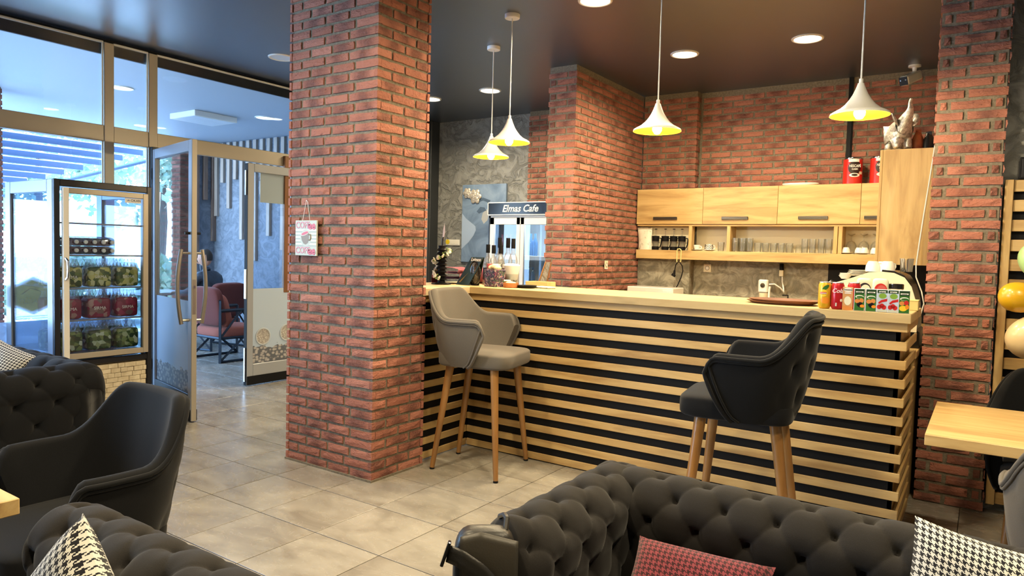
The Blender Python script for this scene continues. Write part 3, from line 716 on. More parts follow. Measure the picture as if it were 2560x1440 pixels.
# tall end cabinet on the right, seen from its side
tc = thing('end_cabinet', 'tall oak cabinet end with an elephant figurine on top', 'cabinet', (3.437, 3.30, 1.432))
MB().rbox(0, .018, 0, 1.34, 0, .815, .002).build('door', 'oakz', tc); 
MB().rbox(.019, .333, 0, .018, 0, .815, .002).build('side_panel', 'oakz', tc); MB().box(.02, .33, .019, 1.335, 0, .813).build('body', 'oakz', tc)
cb = tag(MB().tube([(3.772, 3.27, 2.262), (3.758, 3.28, 2.1), (3.73, 3.28, 1.8), (3.712, 3.28, 1.6), (3.70, 3.27, 1.43), (3.705, 3.26, 1.35), (3.745, 3.24, 1.25), (3.765, 3.2, 1.17), (3.75, 3.1, 1.08), (3.72, 3.05, .925)], .0045, 6).build('white_cable', 'white'), 'thin white cable hanging down the tall oak cabinet end', 'cable')

# ---- espresso machine
em = thing('espresso_machine', 'large cream espresso machine with cups stacked on top', 'coffee machine', (0, 2.62, .921))
pr_ = [(3.27, .10), (3.27, .36), (3.29, .385), (3.40, .425), (3.49, .462), (3.56, .468), (3.63, .462), (3.69, .435), (3.73, .38), (3.755, .30), (3.77, .16), (3.77, .10)]
MB().prism(pr_, 0, .012).build('side_panel', 'cream', em); 
MB().prism([(x * .985 + .053, z * .985) for x, z in pr_], .013, .42).build('body', 'cream', em, True, 50)
MB().prism([(x * .97 + .108, z + .012) for x, z in pr_ if x > 3.5] + [(3.785, .1), (3.785, .0), (3.5, .0)], .02, .40).build('black_back', 'blackgloss', em)
MB().box(3.26, 3.775, .0, .44, .02, .10).build('drip_base', 'blackgloss', em)
for xx in (3.3, 3.72):
    for yy in (.04, .38): MB().lathe([(.02, 0), (.022, .02)], 12, (xx, yy, 0)).build('foot', 'black', em)
MB().tube([(3.29, .1, .37), (3.255, .09, .385), (3.235, .08, .36)], .016, 10).build('steam_knob', 'blackgloss', em, True)
MB().lathe([(.0, 0), (.035, 0), (.04, .075), (.042, .085)], 20, (3.68, .2, .47), False).build('milk_jug', 'chrome', em, True)
cup_me = MB().lathe([(0.0, 0), (.020, 0), (.022, .004), (.034, .03), (.038, .055), (.0365, .055), (.032, .03), (.02, .007), (0, .006)], 20, cap=False).mesh('cup', 'ceramic', True)
cup_inv = MB().lathe([(.034, 0), (.036, .0), (.033, .03), (.024, .05), (.021, .053), (0, .053)], 20, cap=False).mesh('cup', 'ceramic', True)
hnd_me = MB().tube([(.030, 0, .042), (.048, 0, .040), (.052, 0, .025), (.044, 0, .012), (.026, 0, .012)], .004, 6).mesh('handle', 'ceramic', True)
def cup(x, y, z, label, inv=False, rz=0.0, s=1.0, group='white coffee cups'):
    t = thing('coffee_cup', label, 'cup', (x, y, z), rz, group); link('bowl', cup_inv if inv else cup_me, t); link('handle', hnd_me, t); t.scale = (s, s, s); return t
cup(3.50, 2.70, .921 + .466, 'white cup upside down on the espresso machine, nearer the flat stack', True, .5, 1.25)
cup(3.585, 2.70, .921 + .468, 'white cup upside down on the espresso machine, under the oak panel', True, .9, 1.25)
cup(3.545, 2.82, .921 + .468, 'white cup upside down behind two others on the espresso machine', True, 2, 1.2)
for k in range(4):
    tag(MB().lathe([(.0, 0), (.03, 0), (.06, .009), (.061, .011), (.028, .004), (0, .004)], 24, cap=False).build('saucer', 'ceramic', None, True, loc=(3.405 + .004 * k, 2.72, .921 + .434 + .009 * k)), ('lowest', 'second lowest', 'third lowest', 'topmost')[k] + ' white saucer in the flat stack on the espresso machine', 'saucer', 'stacked saucers')
for k in range(3):
    tag(MB().lathe([(.0, 0), (.022, 0), (.038, .02), (.039, .022), (.02, .004), (0, .004)], 20, cap=False).build('small_saucer', 'ceramic', None, True, loc=(3.34 + .003 * k, 2.69, .921 + .412 + .008 * k)), ('lowest', 'middle', 'topmost')[k] + ' small white dish on the sloping front of the espresso machine', 'dish', 'small stacked dishes')
# ------------------------------------------------------------------ sofas
def tuft(m, n):
    sm, sn = abs(sin(pi * m)), abs(sin(pi * n))
    dm = m - round(m); dn = n - round(n); d2 = dm * dm + dn * dn
    # broad soft diamonds, thin pleats between the buttons, deep button pits
    puff = 0.20 * (sm * sn) ** 0.5
    pl = 0.24 * (exp(-(dn / 0.040) ** 2) * (0.25 + 0.75 * exp(-(dm / 0.24) ** 2)) + exp(-(dm / 0.040) ** 2) * (0.25 + 0.75 * exp(-(dn / 0.24) ** 2)))
    return 0.80 + puff - pl - 0.75 * exp(-d2 / (2 * 0.075 ** 2)) - 0.60 * exp(-d2 / (2 * 0.19 ** 2))
def roll_profile(zs=1.0):
    P = [(0.0 - .004 * i / 10, .26 + (.599 - .26) * i / 10) for i in range(10)]
    for i in range(25):
        a = radians(200 - 230 * i / 24); P.append((.088 + .108 * cos(a), .64 + .108 * sin(a)))
    for i in range(1, 15): P.append((lerp(.1815, .168, i / 14), lerp(.586, .07, i / 14)))
    return [(w, z * zs) for w, z in P]
btn_me = MB().sphere((0, 0, 0), .0115, 12, 7, (1, 1, .6)).mesh('button', 'charcoal', True)
def tufted_roll(par, name, p0, p1, outw, mat, a=.150, b=.092, A=.024, fine=.0065, zs=1.0, re=.085, phase=0.0, nbtn=True, btnmat=None):
    p0 = Vector(p0); p1 = Vector(p1); D = (p1 - p0); Ls = D.length; D.normalize(); O = Vector(outw).normalized()
    prof = roll_profile(zs); arc = [0.0]
    for q, r in zip(prof, prof[1:]): arc.append(arc[-1] + math.hypot(r[0] - q[0], r[1] - q[1]))
    T = arc[-1]
    def samp(t):
        for i in range(len(arc) - 1):
            if t <= arc[i + 1] + 1e-9:
                f = (t - arc[i]) / (arc[i + 1] - arc[i]); w = lerp(prof[i][0], prof[i + 1][0], f); z = lerp(prof[i][1], prof[i + 1][1], f)
                i0 = max(i - 1, 0); i1 = min(i + 2, len(prof) - 1); tw = prof[i1][0] - prof[i0][0]; tz = prof[i1][1] - prof[i0][1]; l = math.hypot(tw, tz)
                return w, z, -tz / l, tw / l
        return prof[-1][0], prof[-1][1], 1, 0
    NT = int(T / fine); NS = int(Ls / fine)
    cache = [samp(T * j / NT) for j in range(NT + 1)]
    sh_ = (.088, .64 * zs)
    def P(s, j, disp=True):
        w, z, nw, nz = cache[j]; t = T * j / NT
        k = 1.0
        for e in (s, Ls - s):
            if e < re: k *= sqrt(max(0.0, 1 - (1 - max(e, 0) / re) ** 2)) * .9 + .1 * min(1, e / re)
        h = 0.0
        if disp:
            m = s / a + phase + t / (2 * b); n = s / a + phase - t / (2 * b)
            fade = smoothstep(.03, .12, t) * (1 - .8 * smoothstep(T - .25, T - .05, t))
            h = A * (tuft(m, n) - .6) * fade
        w2 = w + nw * h; z2 = z + nz * h
        w2 = .085 + (w2 - .085) * k
        if z2 > .50 * zs: z2 = .50 * zs + (z2 - .50 * zs) * (.30 + .70 * k)
        return p0 + D * s + O * w2 + Vector((0, 0, z2))
    V = []; F = []; M_ = NT + 1
    ss = [Ls * i / NS for i in range(NS + 1)]
    for s in ss:
        for j in range(M_): V.append(P(s, j))
    for i in range(NS):
        for j in range(NT): F.append((i * M_ + j, (i + 1) * M_ + j, (i + 1) * M_ + j + 1, i * M_ + j + 1))
    F.append(tuple(range(M_))[::-1]); F.append(tuple(NS * M_ + j for j in range(M_)))
    part = MB().add(V, F).build(name, mat, par, True, 0)
    if nbtn:
        bme = btn_me
        for i in range(-20, 60):
            for j in range(0, 30):
                t = j * b
                s = (i + (0.5 if j % 2 else 0.0) - phase) * a
                if s < .04 or s > Ls - .04 or t < .10 or t > T - .22: continue
                q = min(NT, int(round(t / T * NT))); pt = P(s, q); w, z, nw, nz = cache[q]
                nrm = (O * nw + Vector((0, 0, nz))).normalized()
                bo = link('button', bme, part, pt + nrm * .001); bo.rotation_euler = nrm.to_track_quat('Z', 'Y').to_euler()
    return part
def superq(mb, c, a, e1=.4, e2=.35, nu=32, nv=18):
    def f(x, e): return math.copysign(abs(x) ** e, x)
    def fn(u, v):
        om = u * 2 * pi; et = (v - .5) * pi
        return (c[0] + a[0] * f(cos(et), e1) * f(cos(om), e2), c[1] + a[1] * f(cos(et), e1) * f(sin(om), e2), c[2] + a[2] * f(sin(et), e1))
    return mb.grid(fn, nu, nv, True, False)
# sofa in front of the bar, seen over its back and arm
so = thing('chesterfield_sofa', 'charcoal deep-buttoned chesterfield sofa in front of the bar', 'sofa')
tufted_roll(so, 'backrest', (3.005, -.335, 0), (5.0, -.335, 0), (0, 1, 0), 'charcoal', phase=.15)
tufted_roll(so, 'armrest', (3.205, -.10, 0), (3.205, -.93, 0), (-1, 0, 0), 'charcoal', phase=.4)
for i in range(2): superq(MB(), (3.66 + i * .88, -.70, .385), (.435, .37, .085)).build('seat_cushion', 'charcoal', so, True, 0)
MB().box(3.1, 4.98, -1.05, -.24, .08, .31).build('base', 'charcoal', so)
for x, y in ((3.13, -.27), (4.9, -.27), (3.13, -.9), (4.9, -.95)): MB().lathe([(.02, 0), (.028, .08)], 12, (x, y, 0)).build('foot', 'legdark', so)
# sofa at the lower left corner: its arm crosses the picture
sl = thing('chesterfield_sofa', 'charcoal deep-buttoned sofa arm in the corner beneath a houndstooth cushion', 'sofa')
tufted_roll(sl, 'armrest', (2.04, -1.575, 0), (2.97, -1.575, 0), (0, 1, 0), 'charcoal', a=.150, b=.096, phase=.3)
tufted_roll(sl, 'backrest', (2.76, -1.40, 0), (2.76, -3.2, 0), (1, 0, 0), 'charcoal', phase=.1, nbtn=False, fine=.02)
superq(MB(), (2.45, -2.3, .385), (.36, .70, .085)).build('seat_cushion', 'charcoal', sl, True, 0)
MB().box(2.15, 2.9, -3.15, -1.45, .08, .31).build('base', 'charcoal', sl)
for x, y in ((2.2, -1.5), (2.85, -1.5), (2.2, -3.1), (2.85, -3.1)): MB().lathe([(.02, 0), (.028, .08)], 12, (x, y, 0)).build('foot', 'legdark', sl)
# sofa by the window, seen from its buttoned side
sf = thing('chesterfield_sofa', 'dark buttoned sofa standing by the shop window', 'sofa')
tufted_roll(sf, 'backrest', (-1.75, -.52, 0), (-.03, -.52, 0), (0, 1, 0), 'navy', a=.19, b=.12, phase=.2, nbtn=False, fine=.01)
tufted_roll(sf, 'armrest', (-.235, -.31, 0), (-.235, -1.30, 0), (1, 0, 0), 'navy', a=.20, b=.115, A=.028, phase=.1)
superq(MB(), (-.95, -.95, .385), (.70, .40, .085)).build('seat_cushion', 'navy', sf, True, 0)
MB().box(-1.7, -.1, -1.3, -.40, .08, .31).build('base', 'navy', sf)
for x, y in ((-.12, -.4), (-1.6, -.4), (-.12, -1.2), (-1.6, -1.2)): MB().lathe([(.02, 0), (.028, .08)], 12, (x, y, 0)).build('foot', 'legdark', sf)

# ------------------------------------------------------------------ cushions
def cushion(label, loc, rot, W=.44, T=.085, mat='hound', group=None, uvs=1.0):
    mb = MB(); n = 26; uv = []
    for sgn in (1, -1):
        V = []; F = []
        for i in range(n + 1):
            for j in range(n + 1):
                u = -1 + 2 * i / n; v = -1 + 2 * j / n
                x = u * W / 2 * (1 - .085 * (1 - v * v)); z = v * W / 2 * (1 - .085 * (1 - u * u))
                th = T * ((1 - u ** 4) * (1 - v ** 4)) ** .55 * (1 + .06 * sin(5 * u + 2 * v))
                V.append((x, sgn * th, z)); uv.append(((u * .5 + .5) * uvs, (v * .5 + .5) * uvs))
        for i in range(n):
            for j in range(n):
                a = i * (n + 1) + j; f = (a, a + n + 1, a + n + 2, a + 1); F.append(f if sgn < 0 else f[::-1])
        mb.add(V, F)
    mb.uv = uv
    o = mb.build('cushion', mat, None, True, 0); tag(o, label, 'cushion', group); o.location = loc; o.rotation_euler = rot; return o
cushion('black and white houndstooth cushion on the sofa in front of the bar', (4.15, -.43, .645), (radians(-24), radians(7), radians(2)), .345, .075)
cushion('red houndstooth cushion lying in the corner of the sofa', (3.50, -.575, .50), (radians(-52), radians(0), radians(4)), .385, .085, 'houndred')
cushion('black and white houndstooth cushion propped edge-on against the sofa arm', (2.49, -1.665, .565), (radians(-14), radians(40), radians(-6)), .40, .075)
cushion('black and white houndstooth cushion on the dark sofa by the window', (-.78, -.62, .64), (radians(-30), radians(20), radians(25)), .38, .08)

# ------------------------------------------------------------------ upholstered shell chairs
def shell_chair(name, label, cat, loc, rz, fab, legmat, z0, seat_z, zarm, zback, leg_h, ftop, fbot, group=None, wide=1.0, tufts=True):
    t = thing(name, label, cat, loc, rz, group)
    th = .05; NU, NT = 64, 26
    def sp(x, e): return math.copysign(abs(x) ** e, x)
    def h(u):
        au = abs(u); z = zarm + (zback - zarm) * smoothstep(.70, .24, au)
        if au > .90: z -= (zarm - z0) * .26 * ((au - .90) / .10) ** 2.2
        return z
    def plan(u, tt):
        ph = u * radians(lerp(91, 118, tt ** .8)); a = lerp(.215, .275, tt) * wide; b = lerp(.235, .305, tt) * wide; e = 2 / 2.7
        x = -a * sp(cos(ph), e) - .035 * tt; y = b * sp(sin(ph), e)
        nx = -sp(cos(ph), 2 - e) / a; ny = sp(sin(ph), 2 - e) / b; l = math.hypot(nx, ny)
        return x + .03, y, nx / l, ny / l
    def outer(u, tt, off=0.0):
        x, y, nx, ny = plan(u, tt); z = z0 + (h(u) - z0) * tt; d = th / 2 + off
        if tufts:
            win = smoothstep(.62, .38, abs(u)) * smoothstep(.02, .15, tt) * smoothstep(1.0, .86, tt)
            s = u * .62; q = (z - z0)
            d += .022 * (tuft(s / .17 + q / .26 + .5, s / .17 - q / .26 + .5) - .55) * win
        bul = .012 * sin(pi * tt); return (x + nx * (d + bul), y + ny * (d + bul), z)
    def inner(u, tt):
        x, y, nx, ny = plan(u, tt); z = z0 + (h(u) - z0) * tt
        d = -th / 2; return (x + nx * d, y + ny * d, z)
    V = []; F = []
    loop = NT + 1 + 5 + NT + 1
    for i in range(NU + 1):
        u = -1 + 2 * i / NU
        for j in range(NT + 1): V.append(outer(u, j / NT))
        x, y, nx, ny = plan(u, 1.0); z = h(u)
        for k in range(1, 6):
            a = pi * k / 6; V.append((x + nx * cos(a) * th / 2, y + ny * cos(a) * th / 2, z + sin(a) * th * .42))
        for j in range(NT, -1, -1): V.append(inner(u, j / NT))
    for i in range(NU):
        for j in range(loop):
            k = (j + 1) % loop; F.append((i * loop + j, (i + 1) * loop + j, (i + 1) * loop + k, i * loop + k))
    F.append(tuple(range(loop))[::-1]); F.append(tuple(NU * loop + j for j in range(loop)))
    F = [f[::-1] for f in F]
    bk = MB().add(V, F).build('backrest', fab, t, True, 50)
    path = [outer(-1, j / 12, .004) for j in range(13)] + [outer(-1 + 2 * i / NU, 1, .004) for i in range(1, NU)] + [outer(1, 1 - j / 12, .004) for j in range(13)]
    MB().tube(path, .0095, 8).build('piping', fab, bk, True, 0)
    path2 = [outer(-1 + .035, j / 12 * .96, .004) for j in range(13)] + [outer((-1 + 2 * i / NU) * .965, .955, .004) for i in range(1, NU)] + [outer(1 - .035, .96 - .96 * j / 12, .004) for j in range(13)]
    MB().tube(path2, .006, 6).build('piping', fab, bk, True, 0)
    if tufts:
        for k in range(-3, 4):
            for j in range(0, 6):
                # lattice points of the tufting
                q = j * .13; s = (k + (0.5 if j % 2 == 0 else 0.0)) * .17
                u = s / .62
                if abs(u) > .45: continue
                tt = q / max(h(u) - z0, .01)
                if tt < .12 or tt > .85: continue
                p = outer(u, tt); link('button', btn_me, bk, p)
    mb = MB(); superq(mb, (.045 * wide, 0, seat_z - .052), (.258 * wide, .250 * wide, .056), .33, .33); st = mb.build('seat', fab, t, True, 0)
    for i, (a, b) in enumerate(zip(ftop, fbot)):
        lg = MB().tube([(a[0], a[1], leg_h), (b[0], b[1], .012)], [.0285, .0160], 14).build('leg', legmat, t, True)
        MB().tube([(b[0], b[1], .013), (b[0], b[1], .0)], .0160, 12).build('foot_cap', 'black', lg)
    return t
FT = [(.19, .185), (.19, -.185), (-.13, .15), (-.13, -.15)]
FB = [(.255, .265), (.255, -.265), (-.235, .195), (-.235, -.195)]
shell_chair('bar_stool', 'grey upholstered bar stool with wooden legs tucked into the counter corner', 'bar stool', (1.320, 1.405, 0), radians(12), 'greyfab', 'leg', .705, .80, 1.0, 1.175, .745, FT, FB, 'bar stools at the counter')
shell_chair('bar_stool', 'black upholstered bar stool with wooden legs turned sideways to the counter', 'bar stool', (3.19, 1.09, 0), radians(188), 'navy', 'leg', .705, .80, 1.0, 1.185, .745, FT, FB, 'bar stools at the counter')
AT = [(.19, .185), (.19, -.185), (-.13, .15), (-.13, -.15)]; AB = [(.225, .215), (.225, -.215), (-.17, .175), (-.17, -.175)]
shell_chair('armchair', 'black upholstered tub armchair beside the lower left table', 'armchair', (1.42, -1.15, 0), radians(268), 'navy', 'legdark', .30, .455, .655, .86, .36, AT, AB, 'tub armchairs', 1.06)
shell_chair('armchair', 'grey tub armchair just peeping in at the left picture edge', 'armchair', (.86, -1.62, 0), radians(0), 'greyfab', 'legdark', .30, .455, .655, .86, .36, AT, AB, 'tub armchairs', 1.0)
shell_chair('armchair', 'black tub armchair pushed under the oak table by the brick column', 'armchair', (4.47, 2.04, 0), radians(-92), 'navy', 'leg', .30, .455, .655, .88, .36, AT, AB, 'tub armchairs', 1.0)
shell_chair('armchair', 'grey buttoned tub armchair in front of the oak table at the right edge', 'armchair', (4.53, .80, 0), radians(88), 'greyfab', 'leg', .30, .455, .655, .88, .36, AT, AB, 'tub armchairs', 1.0)

# ------------------------------------------------------------------ tables
def table(label, x0, x1, y0, y1, zt, th=.045, base=True):
    t = thing('cafe_table', label, 'table', ((x0 + x1) / 2, (y0 + y1) / 2, 0)); w = (x1 - x0) / 2; d = (y1 - y0) / 2
    MB().rbox(-w, w, -d, d, zt - th, zt, .0025).build('tabletop', 'oak', t)
    MB().lathe([(.035, .03), (.035, zt - th - .01), (.12, zt - th - .002)], 20).build('column', 'chrome', t, True)
    MB().lathe([(.0, 0), (.22, 0), (.22, .01), (.05, .03), (.0, .035)], 28, cap=False).build('base_plate', 'chrome', t, True)
    return t
table('oak cafe table between the bar and the slatted wall panel', 3.935, 4.70, .955, 1.80, .75)
table('oak cafe table showing one corner at the left edge', 1.20, 1.975, -2.35, -1.55, .75)
table('oak cafe table just below the picture in front of the sofa', 3.30, 4.10, -1.95, -1.112, .75)
gl = thing('drinking_glass', 'rim of a clear glass at the bottom edge before the sofa', 'glass', (3.80, -1.20, .751))
MB().lathe([(0, 0), (.028, 0), (.03, .006), (.036, .13), (.0345, .13), (.029, .012), (0, .01)], 28, cap=False).build('tumbler', 'glassobj', gl, True)

# ------------------------------------------------------------------ shoulder bag hanging on the sofa arm
bg = thing('shoulder_bag', 'dark leather sling bag hanging at the front of the sofa arm', 'bag', (3.11, -.965, .60), radians(37))
mb = MB(); superq(mb, (0, 0, 0), (.080, .042, .165), .45, .5); mb.build('body', 'leather', bg, True, 0)
mb = MB(); superq(mb, (-.028, -.036, -.03), (.048, .022, .085), .4, .45); mb.build('front_pocket', 'leather', bg, True, 0)
def flap(u, v):
    x = lerp(-.062, .080, u); z = lerp(.168 - .035 * abs(u - .35), -.10, v) ; return (x, -.020 - .032 * sin(pi * min(1.0, .15 + v)) ** .6, z)
fo = MB().grid(flap, 14, 14).build('flap', 'leatherlit', bg, True, 0); fo.modifiers.new('thick', 'SOLIDIFY').thickness = .004
cpts = [(-.092, -.050, .118), (-.06, -.066, .112), (-.015, -.074, .085), (.025, -.074, .04), (.046, -.070, -.02), (.050, -.066, -.09)]
def strap(u, v):
    k = u * (len(cpts) - 1); i = min(int(k), len(cpts) - 2); f = k - i; a = Vector(cpts[i]).lerp(Vector(cpts[i + 1]), f); d = Vector(cpts[i + 1]) - Vector(cpts[i]); n = Vector((-d.z, 0, d.x)).normalized(); p = a + n * (v - .5) * .042; return (p.x, p.y, p.z)
so_ = MB().grid(strap, 24, 3).build('strap', 'leather', bg, True, 0); so_.modifiers.new('thick', 'SOLIDIFY').thickness = .005
MB().rbox(-.004, .004, -.008, .008, -.032, .032, .002).build('buckle', 'blackgloss', bg, loc=(-.096, -.05, .118), rot=(0, radians(18), 0))
MB().tube([(.05, .0, .155), (.055, .03, .175), (.05, .07, .17), (.04, .11, .15)], .007, 6).build('hook_loop', 'leather', bg, True)
# ------------------------------------------------------------------ display fridge by the window
FXF, FXB, FY0, FY1, FZ = -1.30, -2.107, -.08, .613, 1.877
fr = thing('display_fridge', 'tall black glass display fridge full of bottled drinks', 'fridge')
MT['fridgealu'] = M('fridge_aluminium', (0.36, 0.40, 0.45), 0.3, 0.5); MT['fridgeblack'] = M('fridge_black', (0.012, 0.013, 0.016), 0.35)
MB().rbox(FXF - .03, FXF, FY0, FY0 + .038, 0, FZ, .004).build('post', 'fridgeblack', fr); MB().rbox(FXF - .03, FXF, FY1 - .038, FY1, 0, FZ, .004).build('post', 'fridgeblack', fr)
MB().rbox(FXF - .03, FXF, FY0 + .038, FY1 - .038, FZ - .05, FZ, .004).build('top_rail', 'fridgeblack', fr)
MB().rbox(FXF - .03, FXF, FY0 + .038, FY1 - .038, .538, .58, .004).build('mid_rail', 'fridgeblack', fr)
MB().box(FXB, FXF - .03, FY0 + .01, FY1 - .01, FZ - .03, FZ).build('roof_panel', 'fridgealu', fr)
for y0, y1 in ((FY0, FY0 + .03), (FY1 - .03, FY1)):
    MB().rbox(FXF - .115, FXF - .031, y0, y1, .02, FZ - .001, .004).build('side_post', 'fridgealu', fr)
    MB().rbox(FXB, FXB + .09, y0, y1, .02, FZ - .001, .004).build('side_post', 'fridgealu', fr)
    MB().rbox(FXB + .09, FXF - .115, y0, y1, FZ - .09, FZ - .001, .004).build('side_rail', 'fridgealu', fr)
    MB().rbox(FXB + .09, FXF - .115, y0, y1, .02, .56, .004).build('side_rail', 'fridgealu', fr)
    MB().box(FXB + .09, FXF - .115, y0 + .012, y0 + .018, .56, FZ - .09).build('pane', 'glass', fr)
MB().box(FXB + .002, FXB + .008, FY0 + .03, FY1 - .03, .56, FZ - .03).build('pane', 'glass', fr)
MB().rbox(FXB - .004, FXB + .02, .26, .29, .56, FZ - .03, .002).build('back_mullion', 'blackmetal', fr)
dr = MB().rbox(FXF + .001, FXF + .03, FY0 + .045, FY0 + .085, .595, FZ - .058, .003).build('door', 'whitepaint', fr)
for a in ((FY1 - .083, FY1 - .043, .595, FZ - .058), (FY0 + .085, FY1 - .083, FZ - .098, FZ - .058), (FY0 + .085, FY1 - .083, .595, .635)):
    MB().rbox(FXF + .001, FXF + .03, a[0], a[1], a[2], a[3], .003).build('door_frame', 'alu', dr)
MB().box(FXF + .012, FXF + .016, FY0 + .08, FY1 - .08, .63, FZ - .095).build('pane', 'glass', dr)
MB().tube([(FXF + .03, FY0 + .06, 1.17), (FXF + .055, FY0 + .062, 1.19), (FXF + .06, FY0 + .062, 1.24), (FXF + .055, FY0 + .062, 1.30), (FXF + .03, FY0 + .06, 1.32)], .009, 8).build('handle', 'chrome', dr, True)
lg = MB().rbox(FXF + .017, FXF + .019, FY1 - .215, FY1 - .095, FZ - .135, FZ - .1, .0005).build('brand_plate', 'white', dr)
text(lg, 'OKAN', .026, (FXF + .0195, FY1 - .135, FZ - .117), FACE_POS_X, 'black'); MB().add([(FXF + .0195, FY1 - .205, FZ - .122), (FXF + .0195, FY1 - .175, FZ - .122), (FXF + .0195, FY1 - .19, FZ - .11)], [(0, 1, 2)]).build('logo', 'inkblue', lg)
SHZ = [1.575, 1.345, 1.105, .872, .632]
for z in SHZ: MB().rbox(FXB + .03, FXF - .02, FY0 + .035, FY1 - .035, z - .008, z, .002).build('shelf', 'glassobj' if z > 1.2 else 'plasticwrap', fr)
for z in SHZ[:-1]: MB().rbox(FXF - .03, FXF - .018, FY0 + .035, FY1 - .035, z - .010, z + .002, .002).build('shelf_edge', 'fridgealu', fr)
# stone mosaic plinth under the door
MB().box(FXB + .02, FXF - .022, FY0 + .038, FY1 - .038, .05, .538).build('plinth_panel', 'mortar', fr)
MT['travertine'] = M('travertine', (0.50, 0.42, 0.28), 0.8, col2=(0.66, 0.58, 0.42), nscale=18, bscale=90, bstr=0.5, rand=31.0)
rnd = random.Random(3); z = .06; r = 0
while z < .52:
    y = FY0 + .042 - (.03 if r % 2 else 0)
    while y < FY1 - .045:
        w = rnd.choice((.05, .07, .085)); a = max(y, FY0 + .04); b = min(y + w, FY1 - .04)
        if b - a > .012: MB().rbox(FXF - .024, FXF - .010 + rnd.uniform(-.004, .006), a + .001, b - .001, z, z + .034, .002).build('tile', 'travertine', fr)
        y += w
    z += .036; r += 1
# bottles and multipacks inside
MT['lemon'] = make_print('lemon_print', [(0.25, (0.035, 0.075, 0.02)), (0.45, (0.16, 0.20, 0.045)), (0.62, (0.50, 0.47, 0.14)), (0.85, (0.55, 0.55, 0.33))], 34.0, kind='voronoi', rand=9.0)
MT['pome'] = make_print('pomegranate_print', [(0.2, (0.16, 0.015, 0.04)), (0.5, (0.30, 0.03, 0.08)), (0.75, (0.10, 0.06, 0.06)), (0.9, (0.36, 0.22, 0.21))], 30.0, kind='voronoi', rand=9.0)
MT['limedark'] = make_print('lime_print', [(0.2, (0.015, 0.04, 0.015)), (0.5, (0.06, 0.10, 0.03)), (0.8, (0.22, 0.28, 0.10)), (0.95, (0.45, 0.5, 0.42))], 36.0, kind='voronoi', rand=9.0)
MT['colabrown'] = M('cola_bottle', (0.035, 0.018, 0.012), 0.15, coat=0.4); MT['capwhite'] = M('white_cap', (0.8, 0.8, 0.8), 0.4)
neck_me = MB().lathe([(.026, 0), (.022, .012), (.011, .035), (.010, .05), (.0125, .051), (.0125, .066), (0, .066)], 12, cap=False).mesh('bottle_neck', 'glassobj', True)
def multipack(x, y, z, mat, label, w=.17, d=.13, h=.15, group=None, word='SIRMA'):
    t = thing('drinks_multipack', label, 'drinks pack', (x, y, z), 0, group)
    mb = MB(); superq(mb, (0, 0, h / 2), (d / 2, w / 2, h / 2), .25, .3, 24, 12); mb.build('wrap', mat, t, True, 0)
    for i in range(2):
        for j in range(3): link('bottle_neck', neck_me, t, ((i - .5) * .055, (j - 1) * .055, h - .006))
    if word: text(t, word, .032, (d / 2 + .002, 0, h * .5), FACE_POS_X, 'white')
    return t
for k, y in enumerate((.06, .265, .47)):
    multipack(-1.44, y, SHZ[2], 'lemon', ['lemon drinks pack at the handle side of the upper full shelf', 'lemon drinks pack in the middle of the upper full shelf', 'lemon drinks pack at the hinge side of the upper full shelf'][k], group='lemon drinks packs')
    multipack(-1.44, y - .005, SHZ[3], 'pome', ['red fruit drinks pack at the handle side of the fridge', 'red fruit drinks pack in the middle of the fridge', 'red fruit drinks pack at the hinge side of the fridge'][k], group='red fruit drinks packs')
    multipack(-1.44, y, SHZ[4], 'limedark', ['green drinks pack on the fridge floor at the handle side', 'green drinks pack on the fridge floor in the middle', 'green drinks pack on the fridge floor at the hinge side'][k], group='green drinks packs', word=None)
    multipack(-1.66, y, SHZ[3], 'pome', 'red fruit drinks pack in the rear row, ' + ('handle side', 'middle', 'hinge side')[k], group='rear red fruit packs', word=None)
    multipack(-1.66, y, SHZ[4], 'limedark', 'green drinks pack in the rear row on the fridge floor, ' + ('handle side', 'middle', 'hinge side')[k], group='rear green packs', word=None)
    multipack(-1.66, y, SHZ[2], 'lemon', 'lemon drinks pack in the rear row, ' + ('handle side', 'middle', 'hinge side')[k], group='rear lemon packs', word=None)
bp = thing('bottle_pack', 'shrink-wrapped brown bottles lying with white caps forward on the upper shelf', 'bottle pack', (-1.46, -.01, SHZ[1]))
bot_me = MB().lathe([(0, 0), (.028, 0), (.03, .01), (.03, .13), (.014, .19), (.0125, .20)], 14, cap=False).mesh('bottle', 'colabrown', True)
cap_me = MB().lathe([(.0145, 0), (.0145, .014), (0, .015)], 12).mesh('cap', 'capwhite', True)
for r in range(2):
    for c in range(6):
        b = link('bottle', bot_me, bp, (-.10, .035 + c * .063, .032 + r * .062), (0, pi / 2, 0)); link('cap', cap_me, b, (0, 0, .198))
mb = MB(); superq(mb, (.0, .19, .065), (.085, .205, .07), .3, .3, 28, 12); mb.build('wrap', 'plasticwrap', bp, True, 0)

